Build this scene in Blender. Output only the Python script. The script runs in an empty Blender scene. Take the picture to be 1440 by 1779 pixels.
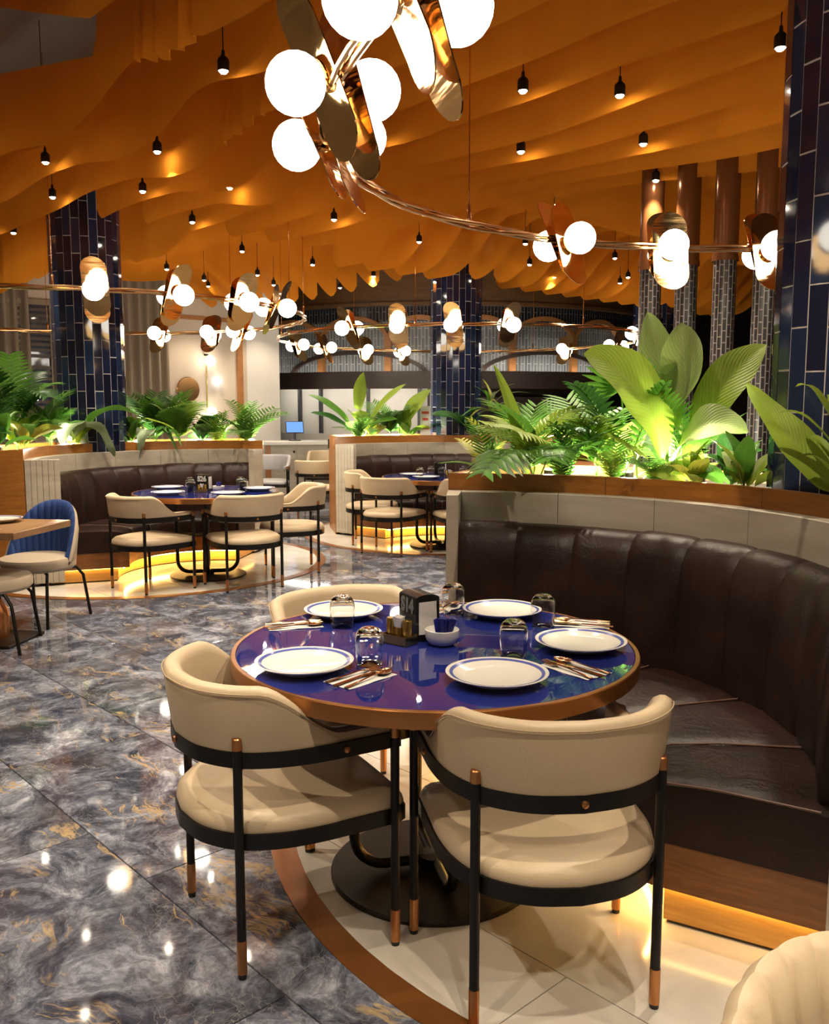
import bpy, bmesh, math, random
from mathutils import Vector, Matrix
random.seed(7)
R_ = math.radians
SC = bpy.context.scene
COL = SC.collection

# ------------------------------------------------------------------ camera, world, exposure
CAM_H, FPX, HORIZON = 1.5, 1560.0, 705.5
cam = bpy.data.cameras.new('camera'); camo = bpy.data.objects.new('camera', cam); COL.objects.link(camo)
cam.sensor_fit = 'VERTICAL'; cam.sensor_height = 36.0; cam.lens = FPX * 36.0 / 1779.0
camo.location = (0, 0, CAM_H)
camo.rotation_euler = (math.pi / 2 - math.atan((889.5 - HORIZON) / FPX), 0, 0)
cam.clip_start = 0.05; cam.clip_end = 200
SC.camera = camo
W = bpy.data.worlds.new('world'); SC.world = W; W.use_nodes = True
W.node_tree.nodes['Background'].inputs[0].default_value = (1.0, 0.78, 0.55, 1)
W.node_tree.nodes['Background'].inputs[1].default_value = 0.02
SC.view_settings.view_transform = 'Standard'; SC.view_settings.look = 'None'
SC.view_settings.gamma = 1.0; SC.view_settings.use_curve_mapping = False
SC.view_settings.exposure = 0.4
cy = SC.cycles
cy.use_denoising = True; cy.max_bounces = 6; cy.diffuse_bounces = 3; cy.glossy_bounces = 3
cy.use_adaptive_sampling = True; cy.adaptive_threshold = 0.08; cy.adaptive_min_samples = 16
cy.transmission_bounces = 6; cy.transparent_max_bounces = 10
cy.caustics_reflective = False; cy.caustics_refractive = False
cy.sample_clamp_indirect = 6.0; cy.use_light_tree = True
LIGHT = (1.0, 0.84, 0.64)

# ------------------------------------------------------------------ building axes (tiles, drapes and walls share them)
AX = R_(-47)
UX, UY = math.cos(AX), math.sin(AX)
VX, VY = -UY, UX
def uv(u, v): return (u * UX + v * VX, u * UY + v * VY)

# ------------------------------------------------------------------ materials
MATS = {}
class NT:
    def __init__(s, name):
        s.m = bpy.data.materials.new(name); s.m.use_nodes = True
        s.n = s.m.node_tree.nodes; s.l = s.m.node_tree.links; s.n.clear()
        s.out = s.n.new('ShaderNodeOutputMaterial')
        MATS[name] = s.m
    def add(s, t, **kw):
        n = s.n.new(t)
        for k, v in kw.items():
            if k.startswith('i_'):
                key = k[2:].replace('_', ' ')
                n.inputs[int(key) if key.isdigit() else key].default_value = v
            else: setattr(n, k, v)
        return n
    def link(s, a, b): s.l.new(a, b)
    def ramp(s, fac, stops, interp='LINEAR'):
        r = s.add('ShaderNodeValToRGB'); r.color_ramp.interpolation = interp
        e = r.color_ramp.elements
        while len(e) < len(stops): e.new(0.5)
        for q, (p, c) in zip(e, stops):
            q.position = p; q.color = c if len(c) == 4 else (*c, 1)
        s.link(fac, r.inputs[0]); return r.outputs[0]
    def mix(s, fac, a, b, mode='MIX'):
        m = s.add('ShaderNodeMix', data_type='RGBA', blend_type=mode)
        for sock, val in ((m.inputs[0], fac), (m.inputs[6], a), (m.inputs[7], b)):
            if hasattr(val, 'is_linked'): s.link(val, sock)
            elif isinstance(val, (int, float)): sock.default_value = val
            else: sock.default_value = val if len(val) == 4 else (*val, 1)
        return m.outputs[2]
    def math(s, op, a, b=None, c=None):
        m = s.add('ShaderNodeMath', operation=op)
        for i, val in enumerate((a, b, c)):
            if val is None: continue
            if hasattr(val, 'is_linked'): s.link(val, m.inputs[i])
            else: m.inputs[i].default_value = val
        return m.outputs[0]
    def noise(s, vec, scale, detail=3, rough=0.5, dist=0.0):
        n = s.add('ShaderNodeTexNoise'); n.inputs['Scale'].default_value = scale
        n.inputs['Detail'].default_value = detail; n.inputs['Roughness'].default_value = rough
        n.inputs['Distortion'].default_value = dist
        if vec is not None: s.link(vec, n.inputs['Vector'])
        return n.outputs[0]
    def bump(s, h, strength, dist=0.01):
        b = s.add('ShaderNodeBump'); b.inputs['Strength'].default_value = strength
        b.inputs['Distance'].default_value = dist; s.link(h, b.inputs['Height']); return b.outputs[0]
    def bsdf(s, color, rough=0.5, metal=0.0, normal=None, **kw):
        p = s.add('ShaderNodeBsdfPrincipled')
        for key, val in (('Base Color', color), ('Roughness', rough), ('Metallic', metal)):
            if hasattr(val, 'is_linked'): s.link(val, p.inputs[key])
            elif isinstance(val, (int, float)): p.inputs[key].default_value = val
            else: p.inputs[key].default_value = (*val[:3], 1)
        if normal is not None: s.link(normal, p.inputs['Normal'])
        for k, v in kw.items(): p.inputs[k.replace('_', ' ')].default_value = v
        return p
    def done(s, p):
        s.link(p.outputs[0], s.out.inputs[0]); return s.m

def plain(name, c, rough=0.5, metal=0.0, var=0.12, scale=18, bump=0.0, bscale=60, **kw):
    t = NT(name); tc = t.add('ShaderNodeTexCoord').outputs['Object']
    n = t.noise(tc, scale, 4)
    col = t.mix(n, tuple(x * (1 - var) for x in c), tuple(min(1, x * (1 + var)) for x in c))
    nm = t.bump(t.noise(tc, bscale, 3), bump, 0.003) if bump else None
    return t.done(t.bsdf(col, rough, metal, nm, **kw))
def wood(name, a, b, rough=0.4, vec='Object', sc=(3, 3, 30), coat=0.0):
    t = NT(name); tc = t.add('ShaderNodeTexCoord').outputs[vec]
    mp = t.add('ShaderNodeMapping'); mp.inputs['Scale'].default_value = sc; t.link(tc, mp.inputs['Vector'])
    n = t.noise(mp.outputs[0], 2.2, 6, 0.6, 0.8)
    n2 = t.noise(mp.outputs[0], 14, 3)
    col = t.ramp(t.math('MULTIPLY_ADD', n2, 0.3, t.math('MULTIPLY', n, 0.8)), [(0.3, a), (0.75, b)])
    return t.done(t.bsdf(col, rough, 0, t.bump(n2, 0.05, 0.002), Coat_Weight=coat))
def emit(name, c, s):
    t = NT(name); e = t.add('ShaderNodeEmission'); e.inputs[0].default_value = (*c, 1); e.inputs[1].default_value = s
    return t.done(e)

def build_materials():
    # dark blue marble: pale clouds, crackle and gold streaks; each slab draws its own part of the stone
    t = NT('marble'); geo = t.add('ShaderNodeTexCoord').outputs['Object']
    oi = t.add('ShaderNodeObjectInfo'); rnd = oi.outputs['Random']
    off = t.add('ShaderNodeVectorMath', operation='ADD')
    cmb = t.add('ShaderNodeCombineXYZ'); t.link(t.math('MULTIPLY', rnd, 37.0), cmb.inputs[0]); t.link(t.math('MULTIPLY', rnd, 91.0), cmb.inputs[1])
    t.link(geo, off.inputs[0]); t.link(cmb.outputs[0], off.inputs[1]); P = off.outputs[0]
    warp = t.add('ShaderNodeTexNoise'); warp.inputs['Scale'].default_value = 2.6; warp.inputs['Detail'].default_value = 5; t.link(P, warp.inputs['Vector'])
    wv = t.add('ShaderNodeVectorMath', operation='MULTIPLY_ADD'); t.link(warp.outputs['Color'], wv.inputs[0]); wv.inputs[1].default_value = (0.35, 0.35, 0.35); t.link(P, wv.inputs[2])
    Q = wv.outputs[0]
    n1 = t.noise(Q, 5.0, 12, 0.74, 0.5)
    base = t.ramp(n1, [(0.31, (0.016, 0.018, 0.028)), (0.42, (0.065, 0.071, 0.10)), (0.50, (0.17, 0.183, 0.235)), (0.58, (0.34, 0.36, 0.43)), (0.70, (0.72, 0.75, 0.83))])
    n3 = t.noise(P, 1.6, 4, 0.55, 0.4)
    base = t.mix(t.ramp(n3, [(0.36, (0.6, 0.6, 0.6)), (0.53, (0, 0, 0))]), base, (0.026, 0.028, 0.040))
    n2 = t.noise(Q, 30, 5, 0.7); base = t.mix(t.ramp(n2, [(0.40, (0.4, 0.4, 0.4)), (0.55, (0, 0, 0))]), base, (0.03, 0.032, 0.045))
    br = t.noise(P, 2.1, 4, 0.6); base = t.mix(t.ramp(br, [(0.55, (0, 0, 0)), (0.75, (0.5, 0.5, 0.5))]), base, (0.13, 0.10, 0.085))
    def veins(scale, width, mask_lo, mask_hi, msc, amt, colr, base, src):
        vo = t.add('ShaderNodeTexVoronoi', feature='DISTANCE_TO_EDGE'); vo.inputs['Scale'].default_value = scale; t.link(src, vo.inputs['Vector'])
        crack = t.ramp(vo.outputs[0], [(0.0, (amt, amt, amt)), (width, (0, 0, 0))])
        cm = t.ramp(t.noise(P, msc, 3, 0.6), [(mask_lo, (0, 0, 0)), (mask_hi, (1, 1, 1))])
        return t.mix(t.math('MULTIPLY', crack, cm), base, colr)
    wv2 = t.add('ShaderNodeVectorMath', operation='MULTIPLY_ADD'); w2 = t.add('ShaderNodeTexNoise'); w2.inputs['Scale'].default_value = 9; w2.inputs['Detail'].default_value = 4; t.link(P, w2.inputs['Vector'])
    t.link(w2.outputs['Color'], wv2.inputs[0]); wv2.inputs[1].default_value = (0.16, 0.16, 0.16); t.link(Q, wv2.inputs[2]); Q2 = wv2.outputs[0]
    base = veins(16, 0.030, 0.48, 0.62, 2.4, 0.55, (0.46, 0.42, 0.37), base, Q2)
    base = veins(34, 0.045, 0.52, 0.66, 3.6, 0.40, (0.40, 0.37, 0.34), base, Q2)
    for rot, lo, hi, sc_, wd in ((-68, 0.47, 0.58, 1.0, 0.010), (-62, 0.50, 0.60, 1.7, 0.007)):
        mp = t.add('ShaderNodeMapping'); mp.inputs['Rotation'].default_value = (0, 0, R_(rot)); mp.inputs['Scale'].default_value = (0.22, 2.6, 1); t.link(Q, mp.inputs['Vector'])
        g = t.noise(mp.outputs[0], sc_, 6, 0.6)
        gold = t.ramp(t.math('ABSOLUTE', t.math('SUBTRACT', g, 0.5)), [(0.0, (0.85, 0.85, 0.85)), (wd * 0.4, (0.55, 0.55, 0.55)), (wd, (0, 0, 0))])
        gm = t.ramp(t.noise(P, 3.4, 4, 0.65), [(lo, (0, 0, 0)), (hi, (1, 1, 1))])
        base = t.mix(t.math('MULTIPLY', gold, gm), base, (0.52, 0.37, 0.18))
    t.done(t.bsdf(base, t.math('MULTIPLY_ADD', n2, 0.06, 0.02), 0, None, IOR=1.5))
    # cream floor tile
    t = NT('cream_tile'); tc = t.add('ShaderNodeTexCoord').outputs['Object']
    n = t.noise(tc, 2.5, 6, 0.6, 1.0)
    t.done(t.bsdf(t.ramp(n, [(0.3, (0.56, 0.52, 0.45)), (0.7, (0.72, 0.68, 0.61))]), 0.13))
    plain('grout', (0.16, 0.14, 0.12), 0.8)
    plain('bronze_strip', (0.30, 0.115, 0.03), 0.28, 0.55)
    plain('screed', (0.12, 0.11, 0.11), 0.7)
    # upholstery
    plain('cream_leather', (0.61, 0.475, 0.31), 0.42, 0, 0.06, 6, 0.15, 160)
    plain('taupe_leather', (0.46, 0.375, 0.27), 0.45, 0, 0.06, 6, 0.15, 160)
    plain('grey_leather', (0.30, 0.29, 0.30), 0.5, 0, 0.06, 6, 0.15, 160)
    plain('piping', (0.42, 0.31, 0.19), 0.45)
    t = NT('brown_leather'); tc = t.add('ShaderNodeTexCoord').outputs['Object']
    col = t.ramp(t.noise(tc, 5, 5), [(0.3, (0.013, 0.0055, 0.0045)), (0.7, (0.029, 0.0125, 0.0095))])
    h = t.math('MULTIPLY_ADD', t.noise(tc, 9, 4, 0.6, 1.5), 1.0, t.math('MULTIPLY', t.noise(tc, 180, 2), 0.15))
    t.done(t.bsdf(col, 0.40, 0, t.bump(h, 0.22, 0.02), Specular_IOR_Level=0.26))
    plain('leather_seam', (0.16, 0.09, 0.06), 0.35)
    plain('blue_velvet', (0.015, 0.055, 0.23), 0.75, 0, 0.15, 30)
    # timber and stone
    wood('walnut_rim', (0.24, 0.085, 0.012), (0.46, 0.18, 0.030), 0.34, sc=(2, 2, 18))
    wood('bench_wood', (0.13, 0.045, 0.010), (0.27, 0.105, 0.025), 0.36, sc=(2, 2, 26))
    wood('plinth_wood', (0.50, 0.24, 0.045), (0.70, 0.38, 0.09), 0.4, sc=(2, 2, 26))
    wood('table_wood', (0.22, 0.11, 0.045), (0.36, 0.20, 0.09), 0.35, sc=(14, 2, 2))
    wood('beam_wood', (0.075, 0.032, 0.010), (0.16, 0.075, 0.026), 0.4, sc=(2, 2, 12))
    wood('arch_wood', (0.28, 0.11, 0.03), (0.42, 0.18, 0.055), 0.4, sc=(3, 3, 10))
    t = NT('travertine'); tc = t.add('ShaderNodeTexCoord').outputs['Object']
    mp = t.add('ShaderNodeMapping'); mp.inputs['Rotation'].default_value = (R_(55), R_(25), 0); mp.inputs['Scale'].default_value = (1, 1, 4); t.link(tc, mp.inputs['Vector'])
    n = t.noise(mp.outputs[0], 3, 7, 0.6, 0.5)
    t.done(t.bsdf(t.ramp(n, [(0.28, (0.40, 0.345, 0.265)), (0.72, (0.56, 0.50, 0.40))]), 0.42))
    plain('groove', (0.12, 0.09, 0.06), 0.7)
    # metals
    plain('black_metal', (0.018, 0.016, 0.015), 0.38, 0.6, 0.1)
    plain('base_metal', (0.03, 0.024, 0.018), 0.42, 0.6, 0.2)
    plain('copper', (0.52, 0.235, 0.09), 0.30, 0.9, 0.08)
    plain('bronze_edge', (0.40, 0.17, 0.05), 0.30, 0.75, 0.1, 6)
    t = NT('gold_mirror'); tc = t.add('ShaderNodeTexCoord').outputs['Object']
    mp = t.add('ShaderNodeMapping'); mp.inputs['Scale'].default_value = (2, 2, 16); mp.inputs['Rotation'].default_value = (0, R_(20), 0); t.link(tc, mp.inputs['Vector'])
    st = t.noise(mp.outputs[0], 1.0, 3)
    t.done(t.bsdf(t.mix(st, (0.80, 0.47, 0.17), (0.95, 0.66, 0.32)), 0.10, 1.0, t.bump(st, 0.12, 0.02)))
    plain('gold_tube', (0.80, 0.50, 0.24), 0.16, 1.0, 0.06, 8)
    plain('brass', (0.62, 0.43, 0.13), 0.22, 1.0, 0.06)
    plain('rose_gold', (0.80, 0.48, 0.27), 0.17, 1.0, 0.05)
    plain('steel', (0.6, 0.58, 0.55), 0.2, 1.0)
    # table top and tableware
    t = NT('blue_glass'); tc = t.add('ShaderNodeTexCoord').outputs['Object']
    t.done(t.bsdf(t.mix(t.noise(tc, 2, 2), (0.012, 0.022, 0.17), (0.018, 0.030, 0.22)), 0.025, 0, None, IOR=1.6, Coat_Weight=0.6, Coat_Roughness=0.02))
    plain('porcelain', (0.80, 0.765, 0.69), 0.12, 0, 0.02)
    plain('plate_blue', (0.09, 0.12, 0.42), 0.14, 0, 0.1)
    plain('paper', (0.80, 0.76, 0.70), 0.85, 0, 0.04, 40, 0.1)
    plain('black_plastic', (0.010, 0.009, 0.008), 0.18)
    plain('letter_grey', (0.16, 0.16, 0.15), 0.5)
    plain('letter_pale', (0.55, 0.53, 0.48), 0.5)
    plain('sachet_blue', (0.018, 0.020, 0.20), 0.28, 0, 0.2)
    t = NT('clear_glass'); p = t.bsdf((1, 1, 1), 0.0, 0, None, IOR=1.45, Transmission_Weight=1.0); t.done(p)
    # tiles
    t = NT('navy_tile'); oi = t.add('ShaderNodeObjectInfo'); tc = t.add('ShaderNodeTexCoord').outputs['Object']
    col = t.ramp(oi.outputs['Random'], [(0.0, (0.006, 0.008, 0.022)), (0.55, (0.012, 0.016, 0.048)), (1.0, (0.016, 0.034, 0.085))])
    nm = t.bump(t.noise(tc, 5, 1), 0.02, 0.02)
    t.done(t.bsdf(col, 0.06, 0, nm, IOR=1.6))
    plain('tile_grout', (0.66, 0.60, 0.54), 0.8)
    def tilewall(name, c1, c2, gr, w, h, rough):
        t = NT(name); tc = t.add('ShaderNodeUVMap').outputs[0]
        b = t.add('ShaderNodeTexBrick'); b.offset = 0.5
        t.link(tc, b.inputs['Vector'])
        b.inputs['Color1'].default_value = (*c1, 1); b.inputs['Color2'].default_value = (*c2, 1); b.inputs['Mortar'].default_value = (*gr, 1)
        b.inputs['Scale'].default_value = 1.0; b.inputs['Mortar Size'].default_value = 0.006; b.inputs['Brick Width'].default_value = w; b.inputs['Row Height'].default_value = h
        t.done(t.bsdf(b.outputs[0], rough, 0, t.bump(b.outputs[1], -0.3, 0.004)))
    tilewall('grey_tile_wall', (0.13, 0.14, 0.15), (0.20, 0.21, 0.22), (0.42, 0.42, 0.40), 0.30, 0.062, 0.22)
    tilewall('dark_tile_band', (0.010, 0.012, 0.018), (0.016, 0.02, 0.03), (0.16, 0.15, 0.14), 0.30, 0.062, 0.2)
    t = NT('mosaic'); tc = t.add('ShaderNodeUVMap').outputs[0]
    b = t.add('ShaderNodeTexBrick'); b.offset = 0.5; t.link(tc, b.inputs['Vector'])
    b.inputs['Color1'].default_value = (0.014, 0.012, 0.013, 1); b.inputs['Color2'].default_value = (0.03, 0.026, 0.026, 1); b.inputs['Mortar'].default_value = (0.25, 0.21, 0.18, 1)
    b.inputs['Scale'].default_value = 1.0; b.inputs['Mortar Size'].default_value = 0.0045; b.inputs['Mortar Smooth'].default_value = 0.3
    b.inputs['Brick Width'].default_value = 0.085; b.inputs['Row Height'].default_value = 0.0322
    t.done(t.bsdf(b.outputs[0], 0.3, 0, t.bump(b.outputs[1], -0.4, 0.003)))
    plain('copper_pipe', (0.20, 0.075, 0.025), 0.22, 0.5, 0.15)
    # walls, ceiling, fabric
    plain('beige_wall', (0.56, 0.465, 0.36), 0.8, 0, 0.04, 3)
    plain('white_wall', (0.74, 0.70, 0.64), 0.6, 0, 0.04, 3)
    plain('dark_panel', (0.045, 0.028, 0.022), 0.45)
    plain('ceiling_grey', (0.20, 0.185, 0.16), 0.9, 0, 0.2, 2)
    plain('curtain_fabric', (0.26, 0.20, 0.14), 0.85, 0, 0.1, 12)
    plain('blind_dark', (0.05, 0.035, 0.028), 0.5)
    plain('window_night', (0.05, 0.055, 0.075), 0.05, 0, 0.4, 3)
    plain('counter_white', (0.72, 0.68, 0.62), 0.3)
    plain('soil', (0.03, 0.02, 0.013), 0.9, 0, 0.3, 30, 0.5, 50)
    plain('grey_plastic', (0.05, 0.05, 0.055), 0.4)
    plain('white_plastic', (0.75, 0.74, 0.72), 0.35)
    plain('menu_red', (0.5, 0.06, 0.04), 0.5)
    t = NT('orange_mesh'); tc = t.add('ShaderNodeTexCoord').outputs['Object']
    mp = t.add('ShaderNodeMapping'); mp.inputs['Scale'].default_value = (5, 5, 0.5); t.link(tc, mp.inputs['Vector'])
    n = t.noise(mp.outputs[0], 1.0, 5, 0.6); fine = t.noise(tc, 320, 2)
    col = t.mix(n, (0.80, 0.27, 0.020), (0.92, 0.35, 0.032)); col = t.mix(t.math('MULTIPLY', fine, 0.5), col, (0.62, 0.22, 0.02))
    d = t.add('ShaderNodeBsdfDiffuse'); t.link(col, d.inputs[0]); tr = t.add('ShaderNodeBsdfTranslucent'); t.link(col, tr.inputs[0])
    m1 = t.add('ShaderNodeMixShader'); m1.inputs[0].default_value = 0.30; t.link(d.outputs[0], m1.inputs[1]); t.link(tr.outputs[0], m1.inputs[2])
    tp = t.add('ShaderNodeBsdfTransparent'); tp.inputs[0].default_value = (1, 0.8, 0.55, 1)
    m2 = t.add('ShaderNodeMixShader'); m2.inputs[0].default_value = 0.09; t.link(m1.outputs[0], m2.inputs[1]); t.link(tp.outputs[0], m2.inputs[2])
    t.done(m2)
    # foliage
    def leafmat(name, a, b, vein, fr, trans=0.4):
        t = NT(name); u = t.add('ShaderNodeUVMap').outputs[0]
        sp = t.add('ShaderNodeSeparateXYZ'); t.link(u, sp.inputs[0])
        ax = t.math('ABSOLUTE', t.math('SUBTRACT', sp.outputs[0], 0.5))
        w = t.math('SINE', t.math('MULTIPLY', t.math('SUBTRACT', sp.outputs[1], t.math('MULTIPLY', ax, 0.5)), fr))
        oi = t.add('ShaderNodeObjectInfo')
        tc = t.add('ShaderNodeTexCoord').outputs['Object']
        col = t.mix(t.noise(tc, 6, 3), a, b); col = t.mix(t.math('MULTIPLY', oi.outputs['Random'], 0.45), col, b)
        col = t.mix(t.math('MULTIPLY', t.math('POWER', t.math('MULTIPLY_ADD', w, 0.5, 0.5), 3.0), 0.35), col, vein)
        rib = t.ramp(ax, [(0.0, (1, 1, 1)), (0.02, (0, 0, 0))]); col = t.mix(t.math('MULTIPLY', rib, 0.6), col, vein)
        p = t.bsdf(col, 0.38, 0, t.bump(w, 0.15, 0.004))
        tr = t.add('ShaderNodeBsdfTranslucent'); t.link(col, tr.inputs[0])
        m = t.add('ShaderNodeMixShader'); m.inputs[0].default_value = trans; t.link(p.outputs[0], m.inputs[1]); t.link(tr.outputs[0], m.inputs[2])
        t.link(m.outputs[0], t.out.inputs[0])
    leafmat('leaf_lime', (0.22, 0.36, 0.025), (0.36, 0.47, 0.05), (0.42, 0.52, 0.14), 150)
    leafmat('leaf_olive', (0.20, 0.30, 0.06), (0.30, 0.38, 0.11), (0.42, 0.48, 0.24), 150)
    leafmat('leaf_green', (0.05, 0.17, 0.015), (0.11, 0.29, 0.03), (0.2, 0.38, 0.08), 90)
    leafmat('leaf_dark', (0.012, 0.06, 0.012), (0.035, 0.12, 0.02), (0.08, 0.18, 0.04), 90)
    leafmat('leaf_grey', (0.16, 0.22, 0.12), (0.25, 0.30, 0.18), (0.34, 0.38, 0.26), 90)
    leafmat('leaf_yellow', (0.33, 0.40, 0.03), (0.50, 0.50, 0.06), (0.55, 0.55, 0.15), 90)
    plain('stem_green', (0.12, 0.18, 0.04), 0.5)
    # light sources
    emit('globe_glow', (1.0, 0.90, 0.76), 11.0)
    emit('bulb_glow', (1.0, 0.86, 0.66), 140.0)
    emit('led_warm', (1.0, 0.60, 0.17), 60.0); emit('led_soft', (1.0, 0.60, 0.17), 9.0)
    emit('led_white', (1.0, 0.93, 0.80), 24.0)
    emit('planter_glow', (1.0, 0.95, 0.78), 60.0)
    emit('screen_blue', (0.16, 0.34, 0.95), 1.1)
    emit('reflection_glow', (0.85, 0.9, 1.0), 2.2)  # glow for the reflections on the window pane, not a lamp
    emit('cool_glow', (0.75, 0.85, 1.0), 9.0)
build_materials()
M = MATS

# ------------------------------------------------------------------ mesh helpers
class MB:
    def __init__(s): s.v = []; s.f = []; s.uv = None
    def add(s, vs, fs):
        o = len(s.v); s.v += [tuple(p) for p in vs]; s.f += [tuple(i + o for i in f) for f in fs]; return s
    def box(s, c, d, rz=0.0, bev=0.0):
        x, y, z = d[0] / 2, d[1] / 2, d[2] / 2; b = min(bev, x * .9, y * .9, z * .9)
        if b <= 0:
            P = [(sx * x, sy * y, sz * z) for sz in (-1, 1) for sx, sy in ((-1, -1), (1, -1), (1, 1), (-1, 1))]
            F = [(3, 2, 1, 0), (4, 5, 6, 7), (0, 1, 5, 4), (1, 2, 6, 5), (2, 3, 7, 6), (3, 0, 4, 7)]
        else:
            P = []; 
            for zz, i in ((-z, b), (-z + b, 0), (z - b, 0), (z, b)):
                P += [(-x + i + b * (i == 0), -y + i, zz), (x - i - b * (i == 0), -y + i, zz), (x - i, -y + i + b * (i == 0), zz), (x - i, y - i - b * (i == 0), zz),
                      (x - i - b * (i == 0), y - i, zz), (-x + i + b * (i == 0), y - i, zz), (-x + i, y - i - b * (i == 0), zz), (-x + i, -y + i + b * (i == 0), zz)]
            F = [tuple(range(7, -1, -1)), tuple(range(24, 32))]
            for k in range(3):
                for i in range(8): F.append((k * 8 + i, k * 8 + (i + 1) % 8, (k + 1) * 8 + (i + 1) % 8, (k + 1) * 8 + i))
        cr, sr = math.cos(rz), math.sin(rz)
        return s.add([(c[0] + p[0] * cr - p[1] * sr, c[1] + p[0] * sr + p[1] * cr, c[2] + p[2]) for p in P], F)
    def tube(s, path, r, n=8, closed=False):
        P = [Vector(p) for p in path]; m = len(P); rr = r if isinstance(r, (list, tuple)) else [r] * m
        up = Vector((0, 0, 1)); rings = []; prev = None
        for i in range(m):
            a = P[(i - 1) % m] if (closed or i > 0) else P[i]; b = P[(i + 1) % m] if (closed or i < m - 1) else P[i]
            t = (b - a).normalized()
            if prev is None:
                x = t.cross(up)
                if x.length < 1e-3: x = t.cross(Vector((1, 0, 0)))
            else: x = prev - t * prev.dot(t)
            x.normalize(); prev = x; y = t.cross(x)
            rings.append([P[i] + (x * math.cos(2 * math.pi * k / n) + y * math.sin(2 * math.pi * k / n)) * rr[i] for k in range(n)])
        V = [q for g in rings for q in g]; F = []
        for i in range(m if closed else m - 1):
            j = (i + 1) % m
            for k in range(n): F.append((i * n + k, i * n + (k + 1) % n, j * n + (k + 1) % n, j * n + k))
        if not closed: F += [tuple(range(n - 1, -1, -1)), tuple((m - 1) * n + k for k in range(n))]
        return s.add(V, F)
    def lathe(s, prof, n=24, c=(0, 0, 0), closed=False):
        m = len(prof); V = []; F = []
        for i in range(n):
            a = 2 * math.pi * i / n
            V += [(c[0] + r * math.cos(a), c[1] + r * math.sin(a), c[2] + z) for r, z in prof]
        for i in range(n):
            j = (i + 1) % n
            for k in range(m if closed else m - 1):
                l = (k + 1) % m
                F.append((i * m + k, j * m + k, j * m + l, i * m + l))
        if not closed:
            for e in (0, m - 1):
                if prof[e][0] > 1e-5: F.append(tuple(i * m + e for i in (range(n) if e else range(n - 1, -1, -1))))
        return s.add(V, F)
    def sheet(s, rows, closed_u=False, uvs=None):
        n = len(rows[0]); V = [p for r in rows for p in r]; F = []
        for i in range(len(rows) - 1):
            for k in range(n if closed_u else n - 1):
                l = (k + 1) % n
                F.append((i * n + k, i * n + l, (i + 1) * n + l, (i + 1) * n + k))
        if uvs is not None:
            s.uv = (s.uv or []) + [q for r in uvs for q in r]
        return s.add(V, F)
    def sweep_arc(s, prof, c, a0, a1, n, caps=True, puff=None):
        """closed profile of (r, z) swept round c from a0 to a1 (degrees)"""
        m = len(prof); V = []
        for i in range(n + 1):
            t = i / n; a = R_(a0 + (a1 - a0) * t); ca, sa = math.cos(a), math.sin(a)
            for r, z in (puff(prof, t) if puff else prof): V.append((c[0] + r * ca, c[1] + r * sa, z))
        F = []
        for i in range(n):
            for k in range(m):
                l = (k + 1) % m; F.append((i * m + k, i * m + l, (i + 1) * m + l, (i + 1) * m + k))
        if caps: F += [tuple(range(m - 1, -1, -1)), tuple(n * m + k for k in range(m))]
        return s.add(V, F)
    def prism(s, poly, z0, z1):
        n = len(poly); V = [(x, y, z0) for x, y in poly] + [(x, y, z1) for x, y in poly]
        return s.add(V, [tuple(range(n - 1, -1, -1)), tuple(range(n, 2 * n))] + [(i, (i + 1) % n, n + (i + 1) % n, n + i) for i in range(n)])
    def mesh(s, name, mat, smooth=True, angle=38):
        me = bpy.data.meshes.new(name); me.from_pydata(s.v, [], s.f)
        bm = bmesh.new(); bm.from_mesh(me); bmesh.ops.recalc_face_normals(bm, faces=bm.faces); bm.to_mesh(me); bm.free()
        if s.uv and len(s.uv) == len(s.v):
            ul = me.uv_layers.new(name='UVMap')
            for lp in me.loops: ul.data[lp.index].uv = s.uv[lp.vertex_index]
        me.materials.append(M[mat])
        if smooth:
            me.polygons.foreach_set('use_smooth', [True] * len(me.polygons)); me.set_sharp_from_angle(angle=R_(angle))
        me.update(); return me
    def build(s, name, mat, parent=None, loc=(0, 0, 0), rz=0.0, smooth=True, angle=38):
        return link(name, s.mesh(name, mat, smooth, angle), parent, loc, rz)
def link(name, me, parent=None, loc=(0, 0, 0), rz=0.0):
    o = bpy.data.objects.new(name, me); COL.objects.link(o); o.location = loc; o.rotation_euler = (0, 0, rz)
    if parent is not None: o.parent = parent
    return o
def tag(o, label, cat, group=None, kind=None):
    if label: o['label'] = label
    if cat: o['category'] = cat
    if group: o['group'] = group
    if kind: o['kind'] = kind
    return o
def thing(name, label, cat, loc=(0, 0, 0), rz=0.0, group=None, kind=None):
    o = bpy.data.objects.new(name, None); COL.objects.link(o); o.empty_display_size = 0.1
    o.location = loc; o.rotation_euler = (0, 0, rz); return tag(o, label, cat, group, kind)
def struct(o, label, cat=None):
    return tag(o, label, cat, None, 'structure')
def dup(o, parent=None):
    c = o.copy(); COL.objects.link(c)
    if parent is not None: c.parent = parent
    for ch in KIDS.get(o.name, None) or [q for q in o.children]: dup(ch, c)
    return c
KIDS = {}
def place(proto, used, loc, rz, label, group=None):
    o = proto if not used else dup(proto)
    o.location = loc; o.rotation_euler = (0, 0, rz); o['label'] = label
    if group: o['group'] = group
    return o
ORD = 'first second third fourth fifth sixth seventh eighth ninth tenth eleventh twelfth thirteenth fourteenth fifteenth sixteenth seventeenth eighteenth nineteenth twentieth'.split()
ORD += ['twenty-' + w for w in ORD[:9]] + ['thirtieth'] + ['thirty-' + w for w in ORD[:9]] + ['fortieth'] + ['forty-' + w for w in ORD[:9]]
def smooth01(t): t = max(0.0, min(1.0, t)); return t * t * (3 - 2 * t)
def gauss(x): return math.exp(-x * x)
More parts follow.
